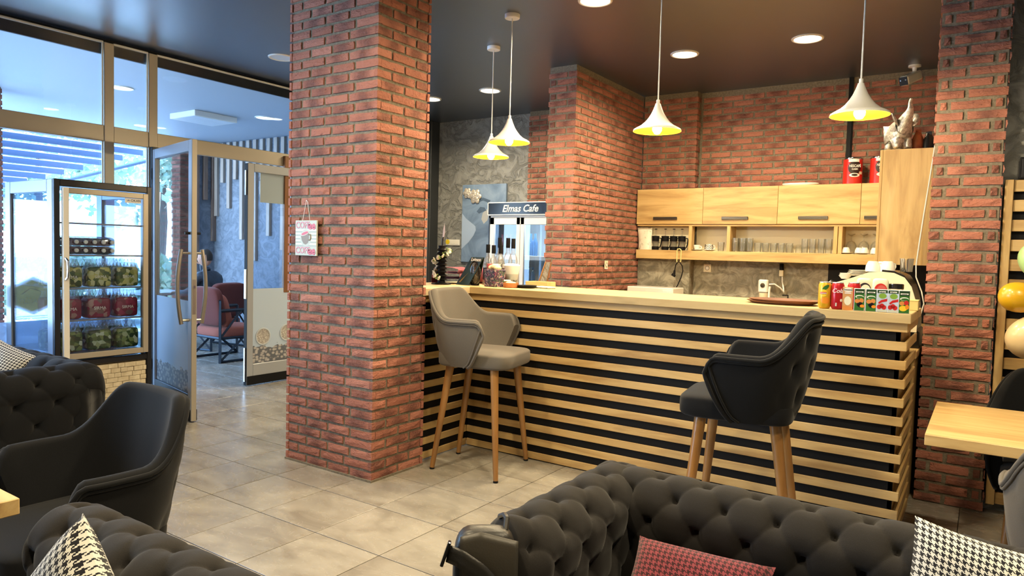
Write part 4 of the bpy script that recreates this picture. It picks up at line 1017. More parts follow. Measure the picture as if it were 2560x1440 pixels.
# ------------------------------------------------------------------ drinks cooler behind the bar
cl = thing('drinks_cooler', 'upright lit drinks cooler with a black name sign', 'drinks cooler', (-.735, 4.30, 0))
MB().box(0, 1.05, .05, .56, 0, .08).build('base', 'black', cl); MB().box(0, .025, .0, .56, .08, 1.86).build('side_wall', 'blackmetal', cl); MB().box(1.025, 1.05, .0, .56, .08, 1.86).build('side_wall', 'blackmetal', cl)
MB().box(0.025, 1.025, .545, .56, .08, 1.86).build('rear_wall', 'white', cl); MB().box(0, 1.05, 0, .56, 1.84, 1.865).build('roof', 'white', cl)
sg = MB().rbox(0, 1.05, -.03, .3, 1.866, 2.015, .004).build('sign', 'blackgloss', cl)
for a in ((0, 1.05, 1.866, 1.876), (0, 1.05, 2.005, 2.015), (0, .010, 1.866, 2.015), (1.04, 1.05, 1.866, 2.015)): MB().box(a[0], a[1], -.034, -.0302, a[2], a[3]).build('sign_border', 'white', sg)
text(sg, 'Elmas', .110, (.205, -.033, 1.938), FACE_NEG_Y, 'white', align='LEFT', shear=.28, bold=.002); text(sg, 'Cafe', .110, (.485, -.033, 1.938), FACE_NEG_Y, 'white', align='LEFT', shear=.28, bold=.002)
for x0, x1 in ((.03, .09), (.40, .45), (.455, .505), (.96, 1.02)): MB().rbox(x0, x1, -.02, .012, .12, 1.84, .003).build('door_stile', 'white', cl)
MB().rbox(.03, 1.02, -.02, .012, 1.76, 1.84, .003).build('door_rail', 'white', cl)
MB().box(.09, .40, -.006, -.002, .2, 1.76).build('pane', 'glass', cl); MB().box(.505, .96, -.006, -.002, .2, 1.76).build('pane', 'glass', cl)
for z in (1.41, 1.08, .75): MB().rbox(.03, 1.02, .04, .5, z - .05, z, .003).build('shelf', 'white', cl)
MT['coolglow'] = M('cooler_tube', (0.8, 0.9, 1), 0.5, emit=(0.55, 0.75, 1.0, 6.0))
MB().rbox(.1, .95, .03, .06, 1.80, 1.825, .002).build('light_tube', 'coolglow', cl)
ld = bpy.data.lights.new('cooler_light', 'AREA'); ld.shape = 'RECTANGLE'; ld.size = .85; ld.size_y = .1; ld.energy = 9; ld.color = (.55, .76, 1.0)
lo = bpy.data.objects.new('cooler_light', ld); COL.objects.link(lo); lo.parent = cl; lo.location = (.52, .12, 1.78); lo.rotation_euler = (radians(-25), 0, 0)
MT['botblue'] = make_glass('water_bottle', (0.55, 0.75, 0.95), .3, .05, .25, (.5, .7, .95)); MT['botdark'] = M('dark_bottle', (.02, .016, .03), .15, coat=.4); MT['botplum'] = M('plum_bottle', (.12, .03, .04), .2, coat=.4)
def bottle_prof(r, h): return [(0, 0), (r * .95, 0), (r, .01), (r, h * .58), (r * .8, h * .68), (r * .4, h * .82), (r * .36, h * .93), (r * .42, h * .94), (r * .42, h), (0, h)]
for mat, nm, lb, z, hh, xs_, r in (('botplum', 'bottle', 'plum coloured soda bottle on the top shelf of the cooler', 1.41, .24, (.13, .19, .25), .03), ('botdark', 'bottle', 'dark soda bottle on the top shelf of the cooler', 1.41, .25, (.31, .37), .03),
                            ('botblue', 'water_bottle', 'clear water bottle on the top shelf behind the right pane of the cooler', 1.41, .25, (.53, .59), .03),
                            ('botblue', 'water_bottle', 'clear water bottle on the middle shelf of the cooler', 1.08, .2, (.12, .175, .23, .285, .34, .39, .52, .57), .026)):
    me = MB().lathe(bottle_prof(r, hh), 14, cap=False).mesh(nm, mat, True)
    for i, x in enumerate(xs_):
        o = link(nm, me, None, (-.735 + x, 4.30 + .09, z + .001)); tag(o, ('first ', 'second ', 'third ', 'fourth ', 'fifth ', 'sixth ', 'seventh ', 'eighth ')[i] + lb + (', counted from the left' if len(xs_) > 2 else ''), 'bottle', lb.split(' on ')[0].split(' behind ')[0] + 's in the cooler' if 'right' not in lb else 'bottles behind the right pane')
MT['canprint'] = make_print('juice_can', [(.3, (.5, .45, .2)), (.5, (.7, .65, .5)), (.7, (.15, .3, .08))], 30.0)
for x, lb in ((.14, 'slim juice carton low in the cooler, nearer the sign edge'), (.22, 'slim juice carton low in the cooler, nearer the brick')):
    tag(MB().lathe([(0, 0), (.028, 0), (.028, .16), (.0, .16)], 16).build('juice_tube', 'canprint', None, True, loc=(-.735 + x, 4.36, 1.081)), lb, 'carton', 'slim cartons in the cooler')

# ------------------------------------------------------------------ painting, switches
pt = thing('wall_painting', 'large blue canvas of a face with golden roses in relief', 'painting', (-1.665, 4.97, 1.30))
MT['canvas'] = make_print('canvas_blue', [(0.30, (0.09, 0.14, 0.23)), (0.50, (0.18, 0.27, 0.42)), (0.72, (0.27, 0.37, 0.53))], 3.0, .55, coat=0.0)
MT['canvaspale'] = M('canvas_pale_blue', (0.36, 0.47, 0.66), .6); MT['canvasdark'] = M('canvas_shadow', (0.055, 0.09, 0.15), .6, col2=(.10, .16, .26), nscale=6); MT['rose'] = M('rose_relief', (0.55, 0.47, 0.38), .35, .4, col2=(.7, .66, .6), nscale=25); MT['skin_p'] = M('canvas_highlight', (.42, .44, .46), .6)
MB().rbox(0, .70, 0, .03, 0, 1.01, .003).build('canvas', 'canvas', pt)
def blob(pts, y, mat, name):
    n = len(pts); return MB().add([(x, y, z) for x, z in pts] + [(x, y + .0008, z) for x, z in pts], [tuple(range(n))] + [(i, (i + 1) % n, n + (i + 1) % n, n + i) for i in range(n)]).build(name, mat, pt)
blob([(.002, .17), (.12, .26), (.20, .35), (.235, .42), (.225, .47), (.15, .52), (.07, .57), (.002, .64)], -.0012, 'canvaspale', 'painted_neck')
blob([(.36, .50), (.42, .55), (.44, .63), (.40, .69), (.34, .64), (.32, .56)], -.0012, 'skin_p', 'painted_cheek')
blob([(.24, .66), (.30, .72), (.37, .71), (.40, .67), (.33, .655), (.28, .635)], -.0022, 'canvasdark', 'painted_eye')
blob([(.22, .80), (.34, .84), (.46, .80), (.44, .775), (.34, .80), (.25, .775)], -.0022, 'canvasdark', 'painted_brow')
for cx, cz, R in ((.22, .855, .095), (.09, .90, .07)):
    for k in range(3):
        for i in range(6 - k):
            a = 2 * pi * i / (6 - k) + k * .5; rr = R * (1 - .32 * k); mb = MB(); mb.sphere((0, 0, 0), rr * .52, 10, 6, (1, .28, .8))
            mb.build('rose_petal', 'rose', pt, True, loc=(cx + cos(a) * rr * .55, -.012 - .010 * k, cz + sin(a) * rr * .55), rot=(0, -a, 0))
sw = thing('switch_plate', 'white wall switch strip with a yellow smiley sticker', 'switch', (-1.945, 4.985, 1.515))
MB().rbox(0, .235, 0, .012, 0, .078, .002).build('plate', 'white', sw)
for i in range(3): MB().rbox(.075 + i * .05, .118 + i * .05, -.004, .0, .015, .063, .001).build('rocker', 'whitepaint', sw)
MT['smiley'] = M('smiley_yellow', (.75, .55, .02), .4); MB().lathe([(0, 0), (.033, 0), (.033, .004), (0, .004)], 24).build('sticker', 'smiley', sw, loc=(.035, .0, .045), rot=(pi / 2, 0, 0))

# ------------------------------------------------------------------ coffee sign on the pillar
cs = thing('coffee_sign', 'small square coffee sign hanging from a string on the brick pillar', 'sign', (.4175, PY0 - .016, 1.505))
MT['signpale'] = M('sign_pale_green', (.52, .55, .46), .55); MT['signcream'] = M('sign_cream', (.72, .72, .56), .55); MT['signgrey'] = M('sign_grey_stripe', (.42, .45, .38), .55); MT['signred'] = M('sign_red', (.58, .10, .13), .5); MT['signpink'] = M('sign_pink', (.60, .25, .28), .5); MT['signcup'] = M('sign_cup', (.26, .21, .15), .55)
q = .105
sb = MB().rbox(-q, q, -.006, .006, -.115, .115, .002).build('board', 'signpale', cs)
def flat(poly, y, mat, name, par): return MB().add([(x, y, z) for x, z in poly], [tuple(range(len(poly)))]).build(name, mat, par)
for i in range(5):
    z = .045 - i * .0225; flat([(-q + .003, z), (q - .003, z), (q - .003, z + .012), (-q + .003, z + .012)], -.0064, 'signcream', 'stripe', sb)
    flat([(-q + .003, z - .0105), (q - .003, z - .0105), (q - .003, z), (-q + .003, z)], -.0064, 'signgrey', 'stripe', sb)
flat([(.055 * cos(a * pi / 16) , .055 * sin(a * pi / 16)) for a in range(32)], -.0068, 'signpale', 'disc', sb)
flat([(-.047, .022), (-.04, -.012), (-.022, -.036), (.0, -.043), (.022, -.033), (.033, -.008), (.03, .038)], -.0072, 'signcup', 'cup_shape', sb)
flat([(-.0085 + .04 * cos(a) * .98 - .0 * sin(a), .030 + .013 * sin(a) + .010 * cos(a)) for a in [i * pi / 12 for i in range(24)]], -.0076, 'signcream', 'cup_rim', sb)
flat([(-.0085 + .034 * cos(a), .0305 + .0095 * sin(a) + .0085 * cos(a)) for a in [i * pi / 12 for i in range(24)]], -.008, 'signred', 'coffee', sb)
MB().tube([(.030, -.0075, .022), (.047, -.0075, .022), (.05, -.0075, .0), (.042, -.0075, -.014), (.028, -.0075, -.012)], .0042, 6).build('cup_handle', 'signcup', sb)
for z in (.082, -.082):
    text(cs, 'COFF', .060, (-.030, -.0075, z), FACE_NEG_Y, 'signpink', sx=.92, bold=.001); text(cs, 'ee', .072, (.058, -.0075, z - .002), FACE_NEG_Y, 'signred', sx=1.0, bold=.0025)
MB().tube([(-.04, .0, .115), (-.012, .004, .238), (-.002, .006, .242), (.030, .0, .115)], .0013, 5).build('string', 'white', cs)
MB().tube([(-.008, .03, .241), (-.006, .0, .243)], .003, 6).build('nail', 'steel', cs)

# ------------------------------------------------------------------ things along the shelf
SZ = 1.5135
fp_proto = None
def french_press(x, y, label):
    global fp_proto
    if fp_proto is None:
        t = thing('french_press', label, 'french press', (x, y, SZ), 0, 'black french presses on the shelf')
        MB().lathe([(0, 0), (.036, 0), (.038, .01), (.038, .035), (.036, .036), (0, .036)], 24, cap=False).build('base', 'black', t, True)
        MB().lathe([(.034, .036), (.034, .095)], 24, cap=False).build('glass_body', 'glassobj', t, True)
        MB().lathe([(.037, .092), (.038, .094), (.038, .137), (.041, .138), (.041, .146), (0, .15)], 24, cap=False).build('lid', 'black', t, True)
        MB().tube([(.036, 0, .125), (.062, 0, .122), (.066, 0, .105), (.062, 0, .06), (.05, 0, .028), (.035, 0, .022)], .006, 6).build('handle', 'black', t, True)
        MB().tube([(0, 0, .148), (0, 0, .215)], .002, 6).build('rod', 'chrome', t); MB().lathe([(.0, .214), (.014, .216), (.014, .221), (0, .224)], 14, cap=False).build('knob', 'black', t, True)
        fp_proto = t; return t
    c = copy_tree(fp_proto); c.location = (x, y, SZ); c['label'] = label; return c
french_press(1.172, 4.70, 'black french press next to the white coffee bag')
for c_, x_, l_ in ((0, 1.280, 'second black french press from the coffee bag'), (0, 1.373, 'third black french press from the coffee bag'), (0, 1.462, 'black french press nearest the shelf divider')): french_press(x_, 4.70, l_)
cg = thing('coffee_bag', 'white printed coffee bag leaning at the brick end of the shelf', 'coffee bag', (1.065, 4.70, SZ), 0)
MT['bagprint'] = make_print('bag_print', [(.30, (.20, .16, .10)), (.42, (.72, .68, .55)), (.8, (.80, .76, .66))], 22.0, .35)
def bagf(u, v):
    a = u * 2 * pi; w = .085 * (1 - .08 * sin(pi * v)); d = .038 * (1 - v) ** .6 * (1 + .2 * sin(3 * a)) + .003; return (w * math.copysign(abs(cos(a)) ** .6, cos(a)) - .02 * v, d * sin(a), .235 * v)
MB().grid(bagf, 28, 12, True).build('pouch', 'bagprint', cg, True, 0)
MB().add([(-.06, -.034, .02), (.07, -.034, .02), (.07, -.03, .085), (-.06, -.03, .085)], [(0, 1, 2, 3)]).build('label_panel', 'white', cg)
text(cg, 'COFFEE', .022, (.005, -.0355, .055), FACE_NEG_Y, 'black')
tum_me = MB().lathe([(0, .0), (.027, 0), (.029, .004), (.035, .09), (.0335, .09), (.028, .008), (0, .006)], 18, cap=False).mesh('tumbler', 'glassobj', True)
tall_me = MB().lathe([(0, .0), (.026, 0), (.028, .004), (.032, .135), (.0305, .135), (.027, .008), (0, .006)], 18, cap=False).mesh('highball_glass', 'glassobj', True)
tea_me = MB().lathe([(.034, .0), (.030, .05), (.026, .075), (.02, .08), (0, .08)], 18, cap=False).mesh('upturned_glass', 'glassobj', True)
gi = 0
def put(me, nm, xs_, y, label, group):
    for i, x in enumerate(xs_):
        lb = label if len(xs_) == 1 else ('first', 'second', 'third', 'fourth', 'fifth')[i] + ' ' + label
        tag(link(nm, me, None, (x, y, SZ)), lb, 'glass', group)
put(tall_me, 'footed_glass', (2.012, 2.085, 2.155), 4.72, 'tall clear glass counted from the screw-headed divider, front row', 'tall glasses by the divider')
put(tall_me, 'footed_glass', (2.05, 2.12), 4.80, 'tall clear glass counted from the screw-headed divider, back row', 'rear tall glasses by the divider')
put(tum_me, 'tumbler', (2.235, 2.31, 2.385, 2.455, 2.53), 4.71, 'short clear tumbler of the front row, counting from the tall glasses', 'front tumblers')
put(tea_me, 'upturned_glass', (2.27, 2.36, 2.45, 2.52, 2.60), 4.80, 'upturned clear tumbler of the back row, counting from the tall glasses', 'rear tumblers')
put(tall_me, 'frosted_glass', (2.665, 2.735), 4.73, 'patterned straight glass counted from the tumblers', 'patterned glasses')
put(tall_me, 'highball_glass', (2.815, 2.878), 4.71, 'tall highball glass at the end, counted from the patterned glasses', 'highball glasses')
put(tum_me, 'tumbler', (1.868,), 4.72, 'single short tumbler beside the wavy cup', 'single tumblers')
wine_me = MB().lathe([(.034, .0), (.047, .05), (.046, .08), (.03, .11), (.006, .125), (.004, .165), (.034, .185), (.035, .188), (0, .188)], 22, cap=False).mesh('wine_glass', 'glassobj', True)
for x, lb in ((3.055, 'upturned wine glass nearest the shelf divider'), (3.16, 'upturned wine glass between two others'), (3.262, 'upturned wine glass beside the tall cabinet end')): tag(link('wine_glass', wine_me, None, (x, 4.80, SZ)), lb, 'glass', 'upturned wine glasses')
def saucer(x, y, z, label): return tag(MB().lathe([(0, 0), (.03, 0), (.062, .010), (.063, .012), (.03, .004), (0, .004)], 24, cap=False).build('saucer', 'ceramic', None, True, loc=(x, y, z)), label, 'saucer', 'saucers on the shelf')
saucer(1.635, 4.71, SZ, 'white saucer beneath the plain white cup'); saucer(1.755, 4.71, SZ, 'white saucer beneath the wavy patterned cup')
cup(1.622, 4.71, SZ + .007, 'plain white cup with black band on the shelf', False, 0.0, .95)
wc = cup(1.748, 4.71, SZ + .007, 'white cup with black wavy lines on the shelf', True, 0.4, 1.15)
MT['wave'] = M('black_glaze', (.01, .01, .012), .3)
for z in (.015, .030, .044): MB().tube([(.0375 * cos(a) * (1 - z * 2.2), .0375 * sin(a) * (1 - z * 2.2), z + .004 * sin(a * 9)) for a in [i * pi / 36 for i in range(72)]], .0018, 5, True).build('wavy_line', 'wave', wc)
saucer(3.035, 4.70, SZ, 'white saucer under the single small cup by the dark divider'); saucer(3.165, 4.70, SZ, 'white saucer under the pair of small cups')
for x, y, lb in ((3.03, 4.70, 'small white cup upside down by the dark divider'), (3.135, 4.71, 'small white cup upside down, first of the pair'), (3.185, 4.69, 'small white cup upside down, second of the pair'), (3.265, 4.70, 'small white cup upside down beside the tall cabinet end'), (3.30, 4.69, 'small white cup upside down half behind the cabinet end')): cup(x, y, SZ + .007, lb, True, 1.2, 1.0)
# hook with a hanging plug
hk = thing('cable_hook', 'pale yellow hook on the shelf edge holding a black plug', 'hook', (1.462, FY - .012, 1.47)); MT['hookyel'] = M('pale_yellow_plastic', (.72, .62, .28), .4)
pts = [(.022 * cos(a), 0, (.035 if sin(a) > 0 else -.065) + .022 * sin(a)) for a in [i * pi / 12 for i in range(24)]]
MB().tube(pts, .0055, 8, True).build('ring', 'hookyel', hk, True)
pg = thing('plug_cable', 'black plug and cable hanging from the yellow hook', 'cable', (1.462, FY - .012, 1.39))
MB().tube([(-.04, 0, -.09), (-.03, -.003, -.03), (-.005, -.01, .0), (.015, -.006, -.002), (.04, 0, -.04), (.045, .01, -.09), (.02, .03, -.16), (-.02, .05, -.24), (-.06, .06, -.30)], .0055, 8).build('cable', 'black', pg, True)
MB().tube([(-.04, 0, -.085), (-.045, 0, -.13)], [.009, .014], 10).build('plug_body', 'black', pg, True); MB().tube([(-.045, .0, -.128), (-.055, -.006, -.148)], .022, 14).build('plug_head', 'black', pg, True)
def socket(x, y, z, label, w=.08, rz=0.0):
    t = thing('wall_socket', label, 'socket', (x, y, z), rz); MB().rbox(-w / 2, w / 2, -.008, 0, -.042, .042, .003).build('plate', 'cream', t)
    MB().tube([(.02 * cos(a), -.009, .02 * sin(a)) for a in [i * pi / 10 for i in range(20)]], .003, 6, True).build('rim', 'signcup', t, True); MB().lathe([(0, 0), (.018, 0), (.018, .002), (0, .002)], 18).build('face', 'whitepaint', t, rot=(pi / 2, 0, 0), loc=(0, -.008, 0)); return t
socket(1.69, BY - .023, 1.335, 'square wall socket on the concrete below the shelf'); socket(SX1 + .006, 3.96, 1.345, 'small socket plate on the brick side wall', .07, pi / 2)
# microwave
mw = thing('microwave', 'white microwave with rounded dark window behind the bar', 'microwave', (1.03, 4.33, .871))
MB().rbox(0, .50, .0, .30, .01, .258, .008).build('body', 'whitepaint', mw)
MB().prism([(.055 + .30 * i / 20, .045 + .155 * sin(pi * (i / 20)) ** .5) for i in range(21)], -.004, .001).build('window', 'blackgloss', mw)
MB().rbox(.385, .485, -.004, .001, .03, .235, .002).build('control_panel', 'white', mw); text(mw, 'ENSO', .024, (.435, -.0055, .20), FACE_NEG_Y, 'signcup')
# tap and water filter
tp = thing('water_tap', 'white tap with filter head above the sink', 'tap', (2.31, 4.70, .871))
MB().tube([(.055, 0, 0), (.055, 0, .28), (.06, 0, .31)], .012, 10).build('riser', 'white', tp, True); MB().rbox(-.045, .045, -.035, .03, .245, .375, .012).build('filter_head', 'white', tp)
MB().lathe([(.0, 0), (.022, 0), (.022, .006), (0, .006)], 20).build('dial', 'chrome', tp, loc=(0, -.036, .32), rot=(pi / 2, 0, 0)); MB().lathe([(.0, .14), (.02, .14), (.04, .17), (.042, .245)], 20, cap=False).build('cartridge', 'cream', tp, True)
MB().tube([(.05, 0, .33), (.10, .01, .335), (.15, .03, .30), (.175, .06, .26), (.165, .09, .30), (.145, .12, .36), (.135, .15, .42)], .007, 8).build('hose', 'white', tp, True)
MB().rbox(.11, .15, .12, .15, .41, .47, .004).build('adapter', 'cream', tp); MB().tube([(.13, .14, .47), (.125, .15, .53)], .02, 10).build('plug', 'black', tp, True)
sp_ = thing('soap_pump', 'black soap pump bottle beside the tap', 'soap dispenser', (2.55, 4.66, .871)); MB().lathe([(0, 0), (.03, 0), (.03, .13), (.012, .16), (.012, .2), (0, .2)], 18, cap=False).build('bottle', 'black', sp_, True); MB().tube([(0, 0, .19), (0, 0, .235), (-.05, -.01, .235)], .007, 8).build('nozzle', 'black', sp_, True)
# on top of the cabinets
MT['nesred'] = M('tin_red', (.52, .022, .014), .28, coat=.4); MT['nesdark'] = M('tin_brown', (.022, .010, .008), .35)
def curved(par, r, a0, a1, z0, z1, mat, name, off=.0008, fn=None, n=20):
    def g(u, v):
        a = lerp(a0, a1, u); zz = lerp(z0, z1, v)
        if fn: a, zz = fn(u, v)
        return ((r + off) * cos(a), (r + off) * sin(a), zz)
    return MB().grid(g, n, 8).build(name, mat, par, True, 0)
def tin(x, y, z, label, rz):
    t = thing('coffee_tin', label, 'coffee tin', (x, y, z), rz, 'red coffee tins'); R = .082; h = .232
    MB().lathe([(0, 0), (R, 0), (R, h), (R - .003, h + .002), (R - .004, h - .004), (0, h - .004)], 36, cap=False).build('can', 'nesred', t, True, 50)
    MB().lathe([(R + .002, h - .010), (R + .003, h - .004), (R + .001, h + .003), (R - .004, h + .002)], 36, cap=False).build('rim', 'chrome', t, True)
    c = -pi / 2
    curved(t, R, 0, 1, 0, 1, 'nesdark', 'label_disc', .0006, lambda u, v: (c + .70 * v * cos(2 * pi * u), .145 + .062 * v * sin(2 * pi * u)), 28)
    curved(t, R, c - .66, c + .45, .196, .222, 'white', 'label_leaf', .0012)
    curved(t, R, 0, 1, 0, 1, 'whitepaint', 'cup_top', .0012, lambda u, v: (c + .55 * v * cos(2 * pi * u), .077 + .018 * v * sin(2 * pi * u)), 28)
    curved(t, R, 0, 1, 0, 1, 'nesdark', 'coffee', .0018, lambda u, v: (c + .32 * v * cos(2 * pi * u), .078 + .010 * v * sin(2 * pi * u)), 28)
    curved(t, R, c + .5, c + .95, .085, .11, 'signcream', 'label_steam', .001)
    for s, zz, sz_ in (('NESCAF\u00c9', .158, .033), ('CLASSIC', .130, .020)):
        text(t, s, sz_, (0, -R - .0022, zz), FACE_NEG_Y, 'white', sx=.72, bold=.0006)
    return t
tin(3.045, 4.745, CBZ1 + .001, 'red coffee tin standing clear on top of the cabinets', radians(20)); tin(3.268, 4.745, CBZ1 + .001, 'red coffee tin half hidden by the tall cabinet end', radians(20))
ov = tag(MB().lathe([(0, 0), (.15, 0), (.165, .012), (.165, .022), (.14, .018), (0, .016)], 36, cap=False).build('oval_tray', 'whitepaint', None, True, loc=(2.60, 4.73, CBZ1 + .001)), 'white oval tray lying on the wall cabinets', 'tray'); ov.scale = (1, .45, 1)
# elephant figurine
el = thing('elephant_figurine', 'silver elephant figurine with raised trunk on the tall cabinet', 'figurine', (3.535, 3.42, 2.248), radians(-55))
MT['silver'] = M('antique_silver', (.26, .25, .22), .32, .75, col2=(.60, .58, .52), nscale=60, bscale=160, bstr=.5)
def skin(name, pts, edges, mat, par, sub=2):
    me = bpy.data.meshes.new(name); me.from_pydata([p[:3] for p in pts], edges, []); o = link(name, me, par); me.materials.append(MT[mat])
    o.modifiers.new('skin', 'SKIN'); sv = me.skin_vertices[0].data
    for i, p in enumerate(pts): sv[i].radius = (p[3], p[4] if len(p) > 4 else p[3])
    sv[0].use_root = True
    md = o.modifiers.new('sub', 'SUBSURF'); md.levels = sub; md.render_levels = sub
    o.modifiers['skin'].use_smooth_shade = True; return o
P_ = [(0, 0, .135, .072), (-.05, 0, .125, .062), (.045, 0, .155, .064), (.075, 0, .205, .048), (.098, 0, .232, .042), (.122, 0, .262, .026), (.130, 0, .292, .018), (.120, 0, .318, .014), (.126, 0, .340, .012), (.140, 0, .350, .011),
      (.05, .036, .085, .032), (.055, .040, .03, .028), (.058, .040, .010, .030), (.05, -.036, .085, .032), (.055, -.040, .03, .028), (.058, -.040, .010, .030),
      (-.05, .038, .080, .034), (-.052, .042, .03, .028), (-.052, .042, .010, .030), (-.05, -.038, .080, .034), (-.052, -.042, .03, .028), (-.052, -.042, .010, .030)]
E_ = [(0, 1), (0, 2), (2, 3), (3, 4), (4, 5), (5, 6), (6, 7), (7, 8), (8, 9), (2, 10), (10, 11), (11, 12), (2, 13), (13, 14), (14, 15), (1, 16), (16, 17), (17, 18), (1, 19), (19, 20), (20, 21)]
skin('body', P_, E_, 'silver', el)
for s in (-1, 1):
    MB().sphere((0, 0, 0), .055, 14, 8, (.75, .2, 1)).build('ear', 'silver', el, True, loc=(.058, s * .066, .215), rot=(radians(-s * 25), 0, radians(s * 35)))
    MB().tube([(.10, s * .022, .212), (.122, s * .028, .215), (.138, s * .028, .232)], [.006, .005, .002], 8).build('tusk', 'ceramic', el, True)
    MB().sphere((.105, s * .026, .232), .0045, 8, 6).build('eye', 'black', el, True)
MB().tube([(-.09, 0, .15), (-.10, 0, .12), (-.10, 0, .08)], .006, 6).build('tail', 'silver', el, True)
def pouch(x, y, z, label, mat, h=.13, w=.05, rz=0.0):
    t = thing('coffee_pouch', label, 'coffee bag', (x, y, z), rz)
    def bf(u, v):
        a = u * 2 * pi; ww = w * (1 - .15 * v); d = .03 * (1 - v) ** .7 + .002; return (ww * math.copysign(abs(cos(a)) ** .6, cos(a)) * (1 - .55 * smoothstep(.45, 1, v)), d * sin(a) * (1 + .2 * sin(3 * a)), h * v + .01 * sin(2 * a))
    MB().grid(bf, 24, 12, True).build('pouch', mat, t, True, 0); MB().rbox(-w * .42, w * .42, -.004, .004, h - .012, h + .012, .001).build('fold', mat, t); return t
MT['copperfoil'] = M('copper_foil', (.26, .085, .03), .3, .5, col2=(.10, .02, .012), nscale=14); MT['darkfoil'] = M('black_foil', (.012, .012, .011), .25, .3)
pouch(3.655, 3.44, 2.248, 'copper foil coffee bag behind the elephant figurine', 'copperfoil', .14, .045, .2); pouch(3.722, 3.44, 2.248, 'black foil coffee bag beside the brick column', 'darkfoil', .12, .042, -.2)
# security camera
cc = thing('security_camera', 'white bullet security camera under the ceiling above the bar', 'camera', (3.50, 4.70, H), radians(-25))
MB().lathe([(0, 0), (.05, 0), (.05, -.014), (.02, -.02), (.016, -.05), (0, -.05)], 20, cap=False).build('bracket', 'whitepaint', cc, True)
b = MB().rbox(-.04, .04, -.17, .06, -.04, .04, .012).build('housing', 'whitepaint', cc, True, 30, loc=(0, 0, -.095), rot=(radians(22), 0, 0)); MB().rbox(-.036, .036, -.172, -.169, -.036, .036, .001).build('lens_plate', 'blackgloss', b)
for s in (-1, 1): MB().lathe([(0, 0), (.006, 0), (.006, .002), (0, .002)], 10).build('led', 'chrome', b, loc=(s * .022, -.1725, .008), rot=(pi / 2, 0, 0))
# ------------------------------------------------------------------ things on the bar worktop
TZ = CT + .0005
ch = thing('candle_holder', 'black ridged candle holder wound with white flowers on the bar', 'candle holder', (.655, 1.79, TZ))
prof = [(0, 0), (.075, 0), (.078, .006), (.03, .014), (.026, .03)]
for k in range(9):
    z = .032 + k * .028; prof += [(.034, z), (.052 - .001 * k, z + .006), (.034, z + .014), (.026, z + .02), (.026, z + .027)]
prof += [(.03, .295), (.0, .297)]
MB().lathe(prof, 28, cap=False).build('stand', 'black', ch, True, 25)
MB().tube([(0, 0, .29), (.004, 0, .34), (.012, 0, .36)], .006, 8).build('wick_pin', 'blackmetal', ch)
MB().add([(.0, 0, .345), (.018, 0, .345), (.026, .002, .40), (.020, .001, .47), (.008, .0, .42)], [(0, 1, 2, 3, 4)]).build('feather', 'white', ch)
gar = MB(); rnd = random.Random(5); fl_me = MB()
for k in range(6):
    a = 2 * pi * k / 6; fl_me.sphere((.008 * cos(a), .008 * sin(a), 0), .0075, 8, 5, (1, 1, .6))
fl_me.sphere((0, 0, .003), .005, 8, 5); MT['petalwhite'] = M('white_petal', (.72, .74, .62), .7); MT['leafgreen'] = M('garland_green', (.10, .20, .05), .6, col2=(.20, .32, .10), nscale=30)
fme = fl_me.mesh('flower', 'petalwhite', True); stem = []
for k in range(16):
    t = k / 15; a = -1.2 - 2.2 * sin(t * 4.2); r = .055 + .008 * rnd.random(); p = (r * cos(a), r * sin(a), .05 + .21 * t); stem.append(p); link('flower', fme, ch, p, (rnd.random() * 3, rnd.random() * 3, 0)).scale = (1.25,) * 3
MB().tube(stem, .003, 6).build('garland_stem', 'leafgreen', ch)
lf = MB()
for k in range(30):
    p = Vector(rnd.choice(stem)) + Vector((rnd.uniform(-.02, .02), rnd.uniform(-.02, .02), rnd.uniform(-.02, .02))); q = Vector((rnd.uniform(-1, 1), rnd.uniform(-1, 1), rnd.uniform(-1, 1))).normalized() * .02; r_ = q.orthogonal().normalized() * .007
    lf.add([p, p + q * .5 + r_, p + q, p + q * .5 - r_], [(0, 1, 2, 3)])
tag(lf.build('garland_leaves', 'leafgreen', ch), kind='stuff')
def blanket(loc, rz, label, sx=.13, sy=.10):
    t = thing('folded_blanket', label, 'blanket', loc, rz)
    for k in range(3):
        def f(u, v, k=k):
            a = u * 2 * pi; x = (sx - .008 * k) * math.copysign(abs(cos(a)) ** .35, cos(a)); z = .021 * math.copysign(abs(sin(a)) ** .6, sin(a)) * (1 + .12 * sin(9 * v + k)) + .022 + k * .041
            return (x * (1 + .03 * sin(7 * v + 2 * k)), lerp(-sy, sy, v), z + .006 * sin(5 * v + 3 * u * 6 + k))
        MB().grid(f, 36, 10, True).build('fold', 'pink', t, True, 0)
    return t
blanket((.555, 2.02, TZ), .35, 'mauve folded blanket on the bar behind the candle holder', .12, .11)
cu = tag(superq(MB(), (0, 0, .065), (.11, .09, .065), .8, .8).build('round_cushion', 'pink', None, True, 0, loc=(.66, 2.26, TZ)), 'rounded mauve cushion beside the folded blanket', 'cushion')
mn = thing('menu_stand', 'dark green menu stand lettered Laimon on the bar', 'menu', (.80, 1.90, TZ), radians(-12))
MT['menu'] = M('menu_dark_green', (.012, .024, .014), .35, col2=(.03, .055, .022), nscale=9); MT['menugold'] = M('menu_gold', (.38, .26, .04), .5)
def mq(y0, dy): return [(-.075, y0, .0), (.075, y0, .0), (.185, y0 + dy, .215), (.045, y0 + dy, .215)]
a_ = mq(-.03, .05); b_ = [(x, y + .004, z) for x, y, z in a_]
pn = MB().add(a_ + b_, [(0, 1, 2, 3), (7, 6, 5, 4), (0, 4, 5, 1), (1, 5, 6, 2), (2, 6, 7, 3), (3, 7, 4, 0)]).build('front_leaf', 'menu', mn)
